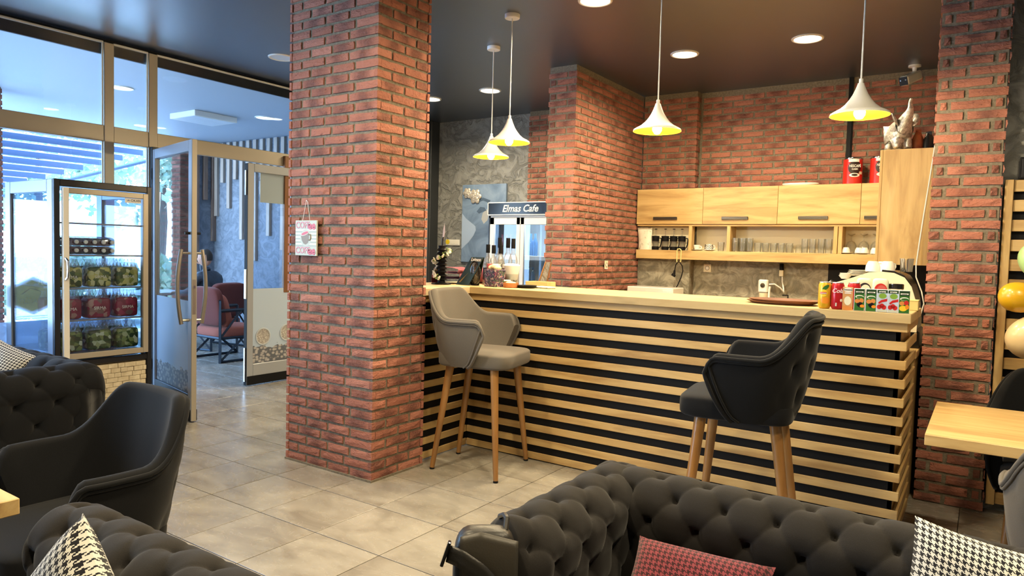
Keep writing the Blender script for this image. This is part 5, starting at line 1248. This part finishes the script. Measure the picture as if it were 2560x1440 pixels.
c_ = [(-.075, .075, 0), (.075, .075, 0), (.185, .024, .214), (.045, .024, .214)]; MB().add(c_ + [(x, y + .003, z) for x, y, z in c_], [(0, 1, 2, 3), (7, 6, 5, 4), (0, 4, 5, 1), (1, 5, 6, 2), (2, 6, 7, 3), (3, 7, 4, 0)]).build('rear_leaf', 'menu', mn)
text(mn, 'Laimon', .038, (.108, .0105, .195), (radians(77), 0, 0), 'white', shear=.2, bold=.0008)
MB().add([(-.055, -.0265, .012), (-.03, -.0262, .015), (.02, -.0145, .07), (.055, -.007, .10), (.03, -.0125, .08), (-.02, -.023, .04)], [(0, 1, 2, 3, 4, 5)]).build('printed_bottle', 'menugold', mn)
oval = thing('shell_vase', 'oval dark shell-textured vase on the bar', 'vase', (.895, 1.90, TZ), radians(-10)); MT['shell'] = make_print('shell', [(.3, (.008, .008, .008)), (.5, (.03, .03, .025)), (.64, (.16, .15, .12)), (.78, (.02, .03, .022))], 30.0, .2)
mb = MB(); mb.sphere((0, 0, .092), .092, 28, 18, (.60, .32, 1)); mb.build('body', 'shell', oval, True, 0); MB().tube([(.056 * cos(a), -.012, .092 + .09 * sin(a)) for a in [i * pi / 18 for i in range(36)]], .006, 6, True).build('rim', 'blackgloss', oval, True); MB().lathe([(.03, 0), (.03, .006)], 16).build('foot', 'black', oval)
fb = thing('floral_box', 'square box with dark floral print beside the terracotta dish', 'box', (1.075, 1.905, TZ), radians(-14)); MT['floral'] = make_print('floral', [(.15, (.012, .01, .03)), (.40, (.03, .02, .06)), (.52, (.30, .05, .09)), (.62, (.04, .06, .16)), (.75, (.45, .33, .30)), (.88, (.05, .10, .06))], 110.0, .35, 'voronoi')
MB().rbox(-.063, .063, -.05, .05, 0, .128, .003).build('body', 'floral', fb); MT['tissue'] = M('yellow_tissue', (.78, .68, .38), .8)
for i, (x, z, s) in enumerate(((-.03, .14, .03), (.0, .148, .032), (.03, .138, .028), (-.045, .134, .02))): mb = MB(); mb.sphere((x, 0, z), s, 10, 6, (1.1, 1.1, .7)); mb.build('tissue', 'tissue', fb, True, 25)
jr = thing('candy_jar', 'clear jar with white lid and sweets on the bar', 'jar', (1.13, 2.05, TZ)); MB().lathe([(0, 0), (.05, 0), (.053, .008), (.05, .10), (.058, .15)], 24, cap=False).build('jar_body', 'glassobj', jr, True); MB().lathe([(.03, .0), (.062, .15), (.062, .158), (.045, .172), (0, .174)], 24, cap=False).build('jar_lid', 'white', jr, True)
MT['candy'] = make_print('candies', [(.2, (.03, .02, .02)), (.5, (.25, .2, .18)), (.8, (.6, .55, .5))], 60.0, .3, 'voronoi'); MB().lathe([(0, .004), (.044, .006), (.044, .05), (0, .058)], 20, cap=False).build('sweets', 'candy', jr, True)
fc = thing('flower_candle', 'small pale flower decoration before the candy jar', 'candle', (1.155, 1.95, TZ)); MB().lathe([(0, 0), (.022, 0), (.022, .03), (0, .032)], 16).build('cup', 'glassobj', fc, True)
for k in range(7): a = 2 * pi * k / 7; MB().sphere((.018 * cos(a), .018 * sin(a), .045), .014, 10, 6, (1, 1, .6)).build('petal', 'petalwhite', fc, True)
dd = thing('terracotta_dish', 'round terracotta dish on the bar edge', 'dish', (1.225, 1.90, TZ)); MT['terra'] = M('terracotta', (.44, .17, .06), .6, col2=(.52, .22, .09), nscale=20)
MB().lathe([(0, 0), (.05, 0), (.055, .006), (.057, .036), (.053, .036), (.05, .01), (0, .008)], 28, cap=False).build('bowl', 'terra', dd, True); MB().lathe([(0, .03), (.045, .03), (.03, .042), (0, .046)], 20, cap=False).build('crumbs', 'tissue', dd, True)
bp_ = tag(MB().lathe([(0, 0), (.062, 0), (.078, .020), (.075, .020), (.06, .004), (0, .004)], 28, cap=False).build('black_plate', 'black', None, True, loc=(1.315, 1.97, TZ)), 'shallow black plate on the bar', 'plate')
tw = tag(MB().rbox(-.07, .07, -.045, .045, 0, .014, .005).build('folded_towel', M('grey_towel', (.42, .47, .50), .9), None, True, loc=(1.42, 2.06, TZ), rot=(0, 0, -.15)), 'folded pale grey cloth beside the black plate', 'cloth')
wb = thing('wooden_box', 'low pale wooden box behind the black plate', 'box', (1.27, 2.24, TZ)); MB().rbox(-.10, .10, -.06, -.052, 0, .04, .001).build('side', 'edge', wb); MB().rbox(-.10, .10, .052, .06, 0, .04, .001).build('side', 'edge', wb); MB().rbox(-.10, -.092, -.052, .052, 0, .04, .001).build('side', 'edge', wb); MB().rbox(.092, .10, -.052, .052, 0, .04, .001).build('side', 'edge', wb); MB().box(-.092, .092, -.052, .052, 0, .006).build('bottom', 'edge', wb)
pfm = thing('picture_frame', 'thin wooden frame leaning beside the brick spur', 'frame', (1.20, 2.34, TZ)); MB().tube([(-.02, 0, 0), (.05, .0, .19)], .006, 6).build('stile', 'leg', pfm); MB().tube([(.06, 0, 0), (.10, 0, .19)], .006, 6).build('stile', 'legdark', pfm); MB().add([(-.02, .002, 0), (.06, .002, 0), (.10, .002, .19), (.05, .002, .19)], [(0, 1, 2, 3)]).build('picture', 'plaster', pfm)
# bottles with black caps
MT['labelblack'] = M('bottle_label', (.012, .012, .013), .5); MT['labelpink'] = M('bottle_label_pink', (.50, .10, .10), .5); MT['labelplum'] = M('bottle_label_plum', (.16, .05, .09), .5)
def syrup(x, y, h, label, lab='labelblack'):
    t = thing('syrup_bottle', label, 'bottle', (x, y, TZ), 0, 'clear bottles with black caps'); r = .036
    MB().lathe([(0, 0), (r, 0), (r, h * .52), (r * .85, h * .60), (.014, h * .70), (.013, h * .80)], 18, cap=False).build('glass', 'glassobj', t, True)
    MB().lathe([(.0155, h * .79), (.0165, h * .80), (.0165, h), (0, h)], 16, cap=False).build('cap', 'black', t, True); MB().lathe([(r + .001, h * .12), (r + .001, h * .42)], 18, cap=False).build('label_band', lab, t, True); return t
syrup(.905, 2.20, .37, 'tall clear bottle with black cap, first of the three tall ones'); syrup(.975, 2.215, .37, 'tall clear bottle with black cap, middle of the three tall ones'); syrup(1.035, 2.20, .365, 'tall clear bottle with black cap, nearest the brick spur', 'labelplum')
syrup(.835, 2.14, .315, 'shorter clear bottle with black cap next to the painting'); syrup(.905, 2.12, .31, 'shorter clear bottle with black cap behind the menu stand', 'labelpink'); syrup(.965, 2.13, .31, 'shorter clear bottle with black cap beside the cream lidded jar')
for x, lb, m1, m2 in ((.985, 'small jar with a cream lid among the bottles', 'gold', 'signcream'), (.915, 'small red jar among the bottles', 'labelpink', 'labelpink'), (1.065, 'small plum jar with a white lid among the bottles', 'labelplum', 'white')):
    t = thing('sauce_jar', lb, 'jar', (x, 2.06, TZ)); MB().lathe([(0, 0), (.026, 0), (.027, .12), (.02, .135)], 16, cap=False).build('jar_body', m1, t, True); MB().lathe([(.024, .135), (.026, .137), (.026, .165), (0, .167)], 16, cap=False).build('jar_lid', m2, t, True)
# serving trays
MT['traywood'] = make_wood('tray_wood', (.14, .05, .025), (.23, .09, .045), (.30, .13, .07), .35, .3)
for k in range(2):
    o = MB().lathe([(0, 0), (.165, 0), (.20, .014), (.203, .017), (.196, .017), (.16, .004), (0, .004)], 44, cap=False).build('serving_tray', 'traywood', None, True, loc=(3.12 + .015 * k, 1.955 - .01 * k, TZ + .010 * k)); o.scale = (1.0, .70, 1.0)
    tag(o, ['oval brown serving tray lying underneath on the bar', 'oval brown serving tray lying uppermost on the bar'][k], 'tray')
# cans and cartons by the front edge
MT['canyel'] = M('can_yellow', (.72, .42, .02), .3, .3, coat=.3); MT['canred'] = M('can_red', (.50, .012, .018), .3, .3, coat=.3); MT['canlid'] = M('can_lid', (.6, .6, .6), .3, .8); MT['orangep'] = M('orange_print', (.75, .26, .02), .4); MT['greenp'] = M('green_print', (.03, .14, .02), .4); MT['redp'] = M('red_print', (.5, .02, .02), .4); MT['yelp'] = M('yellow_print', (.8, .55, .03), .4)
DY = 1.772
def can(x, y, label, body, rz=0.0):
    t = thing('drink_can', label, 'can', (x, y, TZ), rz, 'drink cans on the bar'); R = .0325; h = .146
    MB().lathe([(0, .003), (.024, .0), (.029, .006), (R, .014), (R, h - .018), (.0275, h - .005)], 28, cap=False).build('body', body, t, True, 60); MB().lathe([(.0275, h - .006), (.0285, h - .001), (.0275, h), (.0255, h - .005), (0, h - .006)], 28, cap=False).build('lid', 'canlid', t, True, 60)
    return t, R, h
RZC = radians(12); C0 = -pi / 2
t, R, h = can(3.3840, DY, 'yellow lemon iced tea can at the head of the drinks row', 'canyel', RZC)
curved(t, R, 0, 1, 0, 1, 'greenp', 'leaf_print', .0004, lambda u, v: (C0 + .1 + .55 * v * cos(2 * pi * u), .115 + .012 * v * sin(2 * pi * u) + .01 * v * cos(2 * pi * u)), 20); curved(t, R, 0, 1, 0, 1, 'yelp', 'badge', .0006, lambda u, v: (C0 - .25 + .62 * v * cos(2 * pi * u), .085 + .020 * v * sin(2 * pi * u)), 24)
curved(t, R, C0 - .8, C0 + .25, .079, .091, 'redp', 'badge_band', .001); curved(t, R, 0, 1, 0, 1, 'orangep', 'fruit_print', .0005, lambda u, v: (C0 + .1 + .7 * v * cos(2 * pi * u), .045 + .018 * v * sin(2 * pi * u)), 24); text(t, 'Lipton', .012, (-.008, -R - .0016, .0848), FACE_NEG_Y, 'white', bold=.0003)
t, R, h = can(3.4490, DY, 'red cola can second in the drinks row', 'canred', RZC); text(t, 'Cola', .032, (-.002, -R - .0006, .100), FACE_NEG_Y, 'white', shear=.3, sx=.95, bold=.0003); curved(t, R, 0, 1, 0, 1, 'white', 'round_mark', .0006, lambda u, v: (C0 + .55 + .20 * v * cos(2 * pi * u), .05 + .008 * v * sin(2 * pi * u)), 18)
curved(t, R, C0 - .35, C0 - .12, .018, .036, 'signpale', 'small_print', .0006)
t, R, h = can(3.515, 1.87, 'red cola can standing behind the drinks row', 'canred', .4)
def carton(x, y, label, base, w=.050, d=.040, hh=.118, rz=RZC, group='juice cartons on the bar'):
    t = thing('juice_carton', label, 'carton', (x, y, TZ), rz, group); MB().rbox(-w / 2, w / 2, -d / 2, d / 2, 0, hh, .0012).build('box', base, t)
    return t, w, d, hh
def pf_(t, poly, d, mat, name, e=.0004): return MB().add([(x, -d / 2 - e, z) for x, z in poly], [tuple(range(len(poly)))]).build(name, mat, t)
def ell(cx, cz, rx, rz_, n=20): return [(cx + rx * cos(2 * pi * i / n), cz + rz_ * sin(2 * pi * i / n)) for i in range(n)]
MT['cartonside'] = M('carton_white', (.72, .72, .74), .4); MT['skyp'] = M('sky_print', (.45, .55, .68), .4); MT['browp'] = M('milk_brown', (.55, .29, .12), .4); MT['darkgreenp'] = M('dark_green_print', (.012, .045, .015), .4); MT['blackp'] = M('berry_print', (.012, .010, .016), .35); MT['limep'] = M('lime_leaf_print', (.20, .36, .05), .4); MT['peachp'] = M('peach_print', (.62, .24, .06), .4)
t, w, d, hh = carton(3.4990, DY - .004, 'small brown milk carton between cola can and juices', 'browp', hh=.122, group=None); pf_(t, ell(0, .108, .022, .012), d, 'white', 'oval_logo'); text(t, 'DANONE', .010, (0, -d / 2 - .0012, .108), FACE_NEG_Y, 'black'); pf_(t, [(-.025, .0), (.025, .0), (.025, .018), (-.025, .024)], d, 'peachp', 'foot_print'); pf_(t, ell(.0, .05, .017, .024), d, 'signcream', 'pale_print'); pf_(t, [(-.016, .088), (.016, .088), (.016, .094), (-.016, .094)], d, 'cartonside', 'small_print')
def fruit(x, y, label, kind):
    t, w, d, hh = carton(x, y, label, 'cartonside'); e = .0004
    hw = w / 2 - .0015
    if kind == 'cherry':
        pf_(t, [(-hw, .002), (hw, .002), (hw, .116), (-hw, .116)], d, 'skyp', 'front_print'); pf_(t, [(-hw, .100), (hw, .100), (hw, .116), (-hw, .116)], d, 'darkgreenp', 'top_band', .0008); text(t, 'aroma', .0125, (0, -d / 2 - .0016, .108), FACE_NEG_Y, 'white', bold=.0004)
        pf_(t, ell(.002, .085, .018, .014), d, 'limep', 'leaf_print', .0008); pf_(t, [(-.018, .05), (-.004, .064), (hw, .072), (hw, .058), (.0, .052), (-.014, .042)], d, 'redp', 'ribbon', .0010)
        for cx, cz in ((-.012, .028), (.010, .026), (.0, .034)): pf_(t, ell(cx, cz, .011, .012), d, 'redp', 'cherry_print', .0012)
        pf_(t, [(-hw, .002), (hw, .002), (hw, .014), (-hw, .014)], d, 'signpale', 'foot_print', .0006)
    else:
        pf_(t, [(-hw, .002), (hw, .002), (hw, .116), (-hw, .116)], d, 'greenp', 'front_print'); pf_(t, [(-hw, .09), (hw, .09), (hw, .116), (-hw, .116)], d, 'darkgreenp', 'top_band', .0006)
        pf_(t, [(-.018, .097), (.018, .097), (.018, .104), (-.018, .104)], d, 'white', 'name_band', .0010); text(t, 'aroma', .0085, (0, -d / 2 - .0014, .1005), FACE_NEG_Y, 'darkgreenp'); pf_(t, ell(.0, .075, .020, .009), d, 'white', 'swirl', .0008); pf_(t, ell(.002, .073, .017, .006), d, 'greenp', 'swirl_core', .0010)
        pf_(t, ell(-.010, .052, .012, .011), d, 'peachp', 'fruit_print', .0010); pf_(t, ell(.010, .055, .011, .012), d, 'redp' if kind == 'peach' else 'peachp', 'fruit_print', .0011)
        if kind == 'berry':
            for cx, cz in ((-.004, .034), (.006, .038), (.002, .028)): pf_(t, ell(cx, cz, .009, .009), d, 'blackp', 'berry_print', .0013)
            pf_(t, ell(.014, .026, .011, .008), d, 'orangep', 'orange_slice', .0015)
        else: pf_(t, ell(-.004, .026, .018, .014), d, 'yelp', 'peach_slice', .0013); pf_(t, ell(.014, .034, .009, .012), d, 'orangep', 'orange_slice', .0014)
    return t
fruit(3.5560, DY - .006, 'green mixed fruit juice carton beside the brown milk carton', 'berry'); fruit(3.6110, DY - .004, 'green mixed fruit juice carton next to the cherry cartons', 'berry'); fruit(3.6630, DY - .006, 'cherry juice carton beside the mixed fruit cartons', 'cherry'); fruit(3.7140, DY - .006, 'cherry juice carton beside the peach carton', 'cherry')
fruit(3.7985 - .022, DY - .055 + .055, 'peach juice carton at the end of the drinks row', 'peach').location = (3.7645, DY - .008, TZ)
for x, lb, m1, m2 in ((3.545, 'cream yoghurt pack with a dark round label behind the cola', 'cream', 'blackp'), (3.625, 'pink snack pack with a red window behind the cartons', 'signcream', 'redp')):
    t = thing('snack_pack', lb, 'package', (x, 2.02, TZ), RZC); mb = MB(); superq(mb, (0, 0, .085), (.042, .025, .085), .35, .5, 24, 12); mb.build('pack', m1, t, True, 0); MB().add([(p[0], -.0262, p[1]) for p in ell(0, .105, .032, .038)], [tuple(range(20))]).build('round_label', m2, t); MB().add([(p[0], -.0268, p[1]) for p in ell(.004, .105, .024, .028)], [tuple(range(20))]).build('inner_label', 'signcream' if m2 == 'blackp' else 'labelpink', t)
t = thing('storage_jar', 'clear jar with black lid in front of the espresso machine', 'jar', (3.70, 2.05, TZ)); MB().lathe([(0, 0), (.034, 0), (.036, .01), (.036, .115)], 24, cap=False).build('jar_body', 'glassobj', t, True); MB().lathe([(.038, .115), (.038, .14), (.034, .143), (0, .143)], 24, cap=False).build('jar_lid', 'blackgloss', t, True)
t = thing('cream_box', 'small cream holder box at the end of the bar', 'box', (3.765, 2.10, TZ)); MB().rbox(-.045, .045, -.04, .04, 0, .05, .002).build('body', 'hookyel', t); MB().rbox(-.046, .046, -.042, .042, .05, .058, .002).build('lid', 'hookyel', t)

# ------------------------------------------------------------------ right edge: slatted panel, speaker, balloons
sp = thing('slatted_panel', 'oak slatted wall panel on black beside the brick column', 'wall panel')
MB().box(4.19, 6.2, 2.615, 2.648, .06, 1.94).build('backing', 'black', sp); MB().rbox(4.172, 4.215, 2.575, 2.648, .05, 1.94, .003).build('frame_post', 'oakz', sp)
for k in range(17):
    z1 = 1.938 - k * .1135
    if z1 - .066 > .05: slat(1.98, (5.206, 2.587, z1 - .033), 0, sp, .066, .027)
spk = thing('speaker_box', 'black speaker box on top of the slatted panel', 'speaker', (4.36, 2.612, 1.941)); MB().rbox(-.125, .2, -.035, .033, 0, .125, .004).build('cabinet', 'black', spk); MB().rbox(-.115, .19, -.039, -.0355, .01, .115, .002).build('grille', 'blackmetal', spk)
MT['balgreen'] = M('balloon_green', (.36, .56, .22), .3, coat=.3); MT['balmint'] = M('balloon_mint', (.42, .62, .38), .3, coat=.3); MT['balyel'] = M('balloon_mustard', (.66, .38, .012), .28, coat=.3); MT['balcream'] = M('balloon_cream', (.70, .55, .32), .3, coat=.3)
def balloon(loc, r, mat, label, rot, el=1.15):
    t = thing('balloon', label, 'balloon', loc, 0, 'party balloons'); t.rotation_euler = rot
    prof = [(0, r * el)]; n = 16
    for k in range(1, n): a = pi * k / n; prof.append((r * sin(a) * (1 - .12 * (1 - cos(a)) * .5), r * el * cos(a) * (1.0 if a < pi / 2 else 1.12)))
    prof.append((.006, -r * el * 1.14)); prof = prof[::-1]
    MB().lathe(prof, 28, cap=False).build('skin', mat, t, True, 0); MB().lathe([(.011, -r * el * 1.14 - .016), (.005, -r * el * 1.14 - .004), (.006, -r * el * 1.13)], 10, cap=False).build('knot', mat, t, True); return t
balloon((4.345, 2.38, 1.475), .098, 'balgreen', 'pale green balloon above the mustard one', (0, radians(-30), 0)); balloon((4.46, 2.30, 1.455), .098, 'balmint', 'mint green balloon overlapping the pale green one', (0, radians(-60), 0))
balloon((4.265, 2.36, 1.277), .088, 'balyel', 'mustard yellow balloon beside the brick column', (0, radians(-82), 0), 1.12); balloon((4.325, 2.36, 1.06), .118, 'balcream', 'cream balloon lowest in the bunch', (0, radians(-150), 0), 1.0)

# ------------------------------------------------------------------ terrace
MT['patiometal'] = M('dark_blue_steel', (.02, .03, .045), .4, .4)
def lattice_chair(loc, rz, label):
    t = thing('lattice_armchair', label, 'armchair', loc, rz, 'metal lattice armchairs on the terrace')
    W, D, ZA, ZS = .31, .33, .64, .36
    def bar(a, b, r=.016): MB().tube([a, b], r, 4).build('frame_bar', 'patiometal', t)
    for s in (-1, 1):
        y = s * W
        bar((-D, y, 0), (-D, y, ZA), .02); bar((D, y, 0), (D, y, ZA), .02); bar((-D, y, ZA), (D, y, ZA), .02); bar((-D, y, ZS - .06), (D, y, ZS - .06)); bar((-D, y, .012), (D, y, .012))
        bar((-D, y, ZS - .06), (-D * .1, y, ZA)); bar((D * .7, y, ZS - .06), (-D * .1, y, ZA)); bar((-D, y, .015), (0, y, ZS - .06)); bar((D, y, .015), (0, y, ZS - .06))
    for x in (-D, D): bar((x, -W, ZS - .06), (x, W, ZS - .06))
    bar((-D, -W, ZA + .12), (-D, W, ZA + .12)); bar((-D, -W, ZA), (-D, -W, ZA + .12)); bar((-D, W, ZA), (-D, W, ZA + .12))
    mb = MB(); superq(mb, (0, 0, ZS), (.32, .285, .075), .4, .4); mb.build('seat_cushion', 'salmon', t, True, 0); mb = MB(); superq(mb, (0, 0, 0), (.07, .27, .22), .5, .5); mb.build('back_cushion', 'salmon', t, True, 0, loc=(-.20, 0, .62), rot=(0, radians(-14), 0))
    mb = MB(); superq(mb, (0, 0, 0), (.06, .30, .24), .4, .4); mb.build('rear_cushion', 'salmondark', t, True, 0, loc=(-.30, 0, .68), rot=(0, radians(-10), 0)); return t
lattice_chair((-3.86, 3.02, 0), radians(90) , 'lattice armchair with salmon cushions nearest the door'); lattice_chair((-4.86, 3.42, 0), radians(190), 'lattice armchair carrying the seated person'); lattice_chair((-3.2, 3.75, 0), radians(-90), 'lattice armchair behind the closed door leaf')
pt_ = thing('terrace_table', 'low pale table on the terrace beside the seated person', 'table', (-5.85, 3.2, 0)); MB().rbox(-.35, .35, -.35, .35, .70, .74, .004).build('tabletop', 'white', pt_)
for x in (-.3, .3):
    for y in (-.3, .3): MB().tube([(x, y, 0), (x, y, .70)], .02, 4).build('leg', 'patiometal', pt_)
# person seated with a phone at the ear
pe = thing('person', 'person in a dark quilted jacket seated with one hand raised to the head', 'person', (-4.86, 3.36, 0), radians(200))
MT['jacket'] = M('navy_jacket', (.012, .02, .035), .55, col2=(.02, .035, .06), nscale=14, bscale=26, bstr=.5); MT['jeans'] = M('dark_jeans', (.03, .045, .075), .85); MT['skin'] = M('skin', (.42, .22, .15), .55); MT['hair'] = M('dark_hair', (.02, .016, .014), .7); MT['shoe'] = M('dark_shoe', (.015, .015, .017), .5)
PB = [(0, 0, .50, .15, .17), (-.01, 0, .66, .14, .17), (-.01, 0, .84, .15, .19), (.0, 0, .99, .12, .18), (.015, 0, 1.07, .062), (.02, 0, 1.13, .055),
      (.0, .20, 1.0, .072), (.06, .27, .80, .058), (.24, .20, .76, .046), (.33, .17, .77, .040),
      (.0, -.20, 1.0, .072), (.14, -.27, .88, .058), (.20, -.16, 1.08, .046), (.185, -.115, 1.17, .038),
      (.05, .10, .49, .10), (.46, .13, .52, .075), (.47, .13, .30, .058), (.46, .13, .10, .045), (.05, -.10, .49, .10), (.46, -.13, .52, .075), (.50, -.14, .30, .058), (.52, -.14, .10, .045)]
EB = [(0, 1), (1, 2), (2, 3), (3, 4), (4, 5), (3, 6), (6, 7), (7, 8), (8, 9), (3, 10), (10, 11), (11, 12), (12, 13), (0, 14), (14, 15), (15, 16), (16, 17), (0, 18), (18, 19), (19, 20), (20, 21)]
bd = skin('body', PB, EB, 'jacket', pe)
hd = MB().sphere((0, 0, 0), .105, 22, 16, (.92, .78, 1.12)); fc_ = []
hv = [(x + (.012 if x > .05 and z < 0 else 0), y * (1 - .25 * max(0, -z / .12)), z) for x, y, z in hd.v]; hd.v = hv
head = hd.build('head', 'skin', pe, True, 0, loc=(.045, 0, 1.25), rot=(0, radians(10), 0))
MB().sphere((.10, 0, -.012), .018, 8, 6, (1, .7, 1.4)).build('nose', 'skin', head, True)
for s in (-1, 1): MB().sphere((.0, s * .083, -.005), .026, 10, 6, (.7, .3, 1.1)).build('ear', 'skin', head, True); MB().sphere((.088, s * .035, .018), .010, 8, 6, (.6, 1, .7)).build('eye', 'hair', head, True)
MB().rbox(.092, .100, -.022, .022, -.056, -.048, .002).build('mouth', 'salmondark', head)
hh_ = MB().sphere((-.012, 0, .012), .108, 22, 16, (.90, .80, 1.08)); keep = [f for f in hh_.f if all((hh_.v[i][2] > .02 + .5 * max(0, hh_.v[i][0] + .02) or hh_.v[i][0] < -.055 and hh_.v[i][2] > -.06) for i in f)]; hh_.f = keep; hh_.build('hair', 'hair', head, True, 0)
def hand(loc, rot, curl=.9):
    pm = MB(); superq(pm, (.04, 0, 0), (.045, .038, .014), .6, .6, 14, 8); h_ = pm.build('hand', 'skin', pe, True, 0, loc=loc, rot=rot)
    for k, (y, l) in enumerate(((-.028, .062), (-.010, .075), (.010, .070), (.027, .055))):
        pts = [(.075, y, 0)]; a = 0
        for seg in (.45, .32, .23): a += curl * .5; pts.append((pts[-1][0] + l * seg * cos(a), y, pts[-1][2] - l * seg * sin(a)))
        MB().tube(pts, [.0092, .009, .008, .0065], 8).build('finger', 'skin', h_, True)
    MB().tube([(.015, -.034, 0), (.045, -.058, -.012), (.068, -.060, -.024)], [.011, .0095, .0075], 8).build('thumb', 'skin', h_, True); return h_
hand((.34, .165, .77), (0, 0, -.2), .5); hand((.185, -.11, 1.17), (radians(90), radians(-60), 0), 1.2)
for y, x in ((.13, .50), (-.14, .56)): mb = MB(); superq(mb, (x, y, .045), (.14, .05, .045), .6, .6, 18, 10); mb.build('shoe', 'shoe', pe, True, 0)

# ------------------------------------------------------------------ outdoors
gd = tag(MB().box(-60, -7.2, -40, 40, -.2, -.05).build('ground', M('street_ground', (.62, .64, .66), .9)), 'pale street ground beyond the terrace', 'ground', kind='structure')
def outer_pillar(x, y, w, label):
    o = tag(MB().box(x - w / 2 + CI, x + w / 2 - CI, y - w / 2 + CI, y + w / 2 - CI, 0, 3.2).build('terrace_pillar', 'mortar'), label, 'pillar', kind='structure'); it = []
    face(it, x + w / 2, y - w / 2, pi / 2, lambda k: bond(w, .2, .012)(k), 0, 48); face(it, x - w / 2, y - w / 2, 0, lambda k: bond(w, .2, .012, .08)(k), 0, 48); lay_bricks(o, it, 300); return o
outer_pillar(-6.43, 3.93, .26, 'red brick terrace pillar seen through the open door leaf'); outer_pillar(-4.85, .67, .36, 'red brick terrace pillar at the left picture edge')
MT['louvre'] = M('louvre_shaded', (.055, .085, .15), .5); MT['louvretop'] = M('louvre_pale', (.8, .85, .9), .5)  # blade faces in shadow: the shade is put into the dark blue
for i in range(11):
    t = thing('awning_louvre', ('nearest', 'second', 'third', 'fourth', 'fifth', 'sixth', 'seventh', 'eighth', 'ninth', 'tenth', 'eleventh')[i] + ' awning louvre outside the window, counted outward', 'louvre', (-7.2 - .42 * i, -1.0, 3.02 - .075 * i), 0, 'awning louvres')
    MB().rbox(-.02, .02, -4.5, 5.05 - .12 * i, -.066, .028, .004).build('blade', 'louvre', t); MB().rbox(-.18, .0, -4.5, 5.05 - .12 * i, .028, .036, .003).build('cap', 'louvretop', t)
aw = thing('awning_beam', 'slim dark beam carrying the awning louvres', 'beam'); MB().tube([(-6.9, 4.2, 2.93), (-12.2, 2.9, 2.05)], .03, 4).build('beam', 'louvre', aw); MB().tube([(-12.2, 2.9, 2.05), (-12.2, 2.9, -.05)], .04, 6).build('post', 'louvre', aw)
rl = thing('terrace_railing', 'low white railing along the open side of the terrace', 'railing')
for z in (.95, .5): MB().rbox(-7.1, -7.06, -1.5, 3.6, z - .02, z + .02, .004).build('rail', 'white', rl)
for k in range(9): MB().rbox(-7.1, -7.06, -1.4 + k * .6, -1.36 + k * .6, -.003, .95, .004).build('post', 'white', rl)
MT['foliage'] = M('foliage', (.22, .33, .24), .7, col2=(.45, .55, .42), nscale=3); MT['bark'] = M('bark', (.10, .08, .07), .9, bscale=30, bstr=.5)
def tree(loc, h, r, n, label, seed, cat='tree', name='tree', trunk=True):
    t = thing(name, label, cat, loc); rnd = random.Random(seed); lf = MB()
    if trunk:
        MB().tube([(0, 0, -.1), (.1, .1, h * .35), (.0, .15, h * .6)], [.14, .11, .05], 8).build('trunk', 'bark', t, True)
    cl_ = [(Vector((rnd.uniform(-1, 1) * r * .8, rnd.uniform(-1, 1) * r * .8, h * (.66 if trunk else .5) + rnd.uniform(-1, 1) * h * (.26 if trunk else .35))), rnd.uniform(.35, .6) * r) for _ in range(14)]
    for _ in range(n):
        c, rr = rnd.choice(cl_); d = Vector((rnd.gauss(0, 1), rnd.gauss(0, 1), rnd.gauss(0, 1))).normalized() * rr * rnd.random() ** .4; p = c + d
        if p.z < .1: continue
        q = Vector((rnd.gauss(0, 1), rnd.gauss(0, 1), rnd.gauss(0, 1))).normalized(); s = q.orthogonal().normalized(); k = rnd.uniform(.06, .13)
        lf.add([p - q * k, p + s * k * .6, p + q * k, p - s * k * .6], [(0, 1, 2, 3)])
    tag(lf.build('foliage', 'foliage', t), kind='stuff'); return t
tree((-13.5, 4.6, 0), 5.6, 2.1, 4200, 'leafy street tree behind the awning end', 1); tree((-15.5, 8.6, 0), 5.8, 2.2, 4200, 'leafy street tree seen above the open door leaf', 2); tree((-17, 1.0, 0), 4.4, 1.8, 3200, 'leafy street tree seen through the fridge glass', 3); tree((-16, -3.2, 0), 4.0, 1.7, 2600, 'leafy street tree at the far window side', 4)
for k, (x, y, lb) in enumerate(((-9.0, 3.2, 'low green hedge bush behind the open door leaf'), (-9.2, 1.6, 'low green hedge bush behind the fridge door'), (-9.4, .0, 'low green hedge bush behind the fridge side'), (-9.0, 4.9, 'low green hedge bush beside the terrace pillar'))): tree((x, y, 0), 1.25, .75, 1500, lb, 20 + k, 'bush', 'hedge_bush', False)
cu_ = thing('window_curtain', 'pale pleated curtain behind the dark framed window', 'curtain', (WX - .12, 4.0, 0))
MB().grid(lambda u, v: (-.03 * sin(u * 40), lerp(-.9, .98, u), lerp(.25, 3.05, v)), 160, 2).build('cloth', M('pale_curtain', (.42, .45, .5), .9), cu_, True, 0)
MB().tube([(0, -.95, 3.07), (0, 1.0, 3.07)], .012, 8).build('rod', 'aludark', cu_)

# lettering becomes plain mesh
_dg = bpy.context.evaluated_depsgraph_get(); _dg.update()
for _o in [o for o in bpy.data.objects if o.type == 'FONT']:
    _me = bpy.data.meshes.new_from_object(_o.evaluated_get(_dg)); _n = _o.name
    _me.materials.clear(); _me.materials.append(_o.data.materials[0])
    _r = bpy.data.objects.new('lettering', _me); COL.objects.link(_r); _r.parent = _o.parent; _r.location = _o.location; _r.rotation_euler = _o.rotation_euler; _r.scale = _o.scale
    bpy.data.objects.remove(_o)
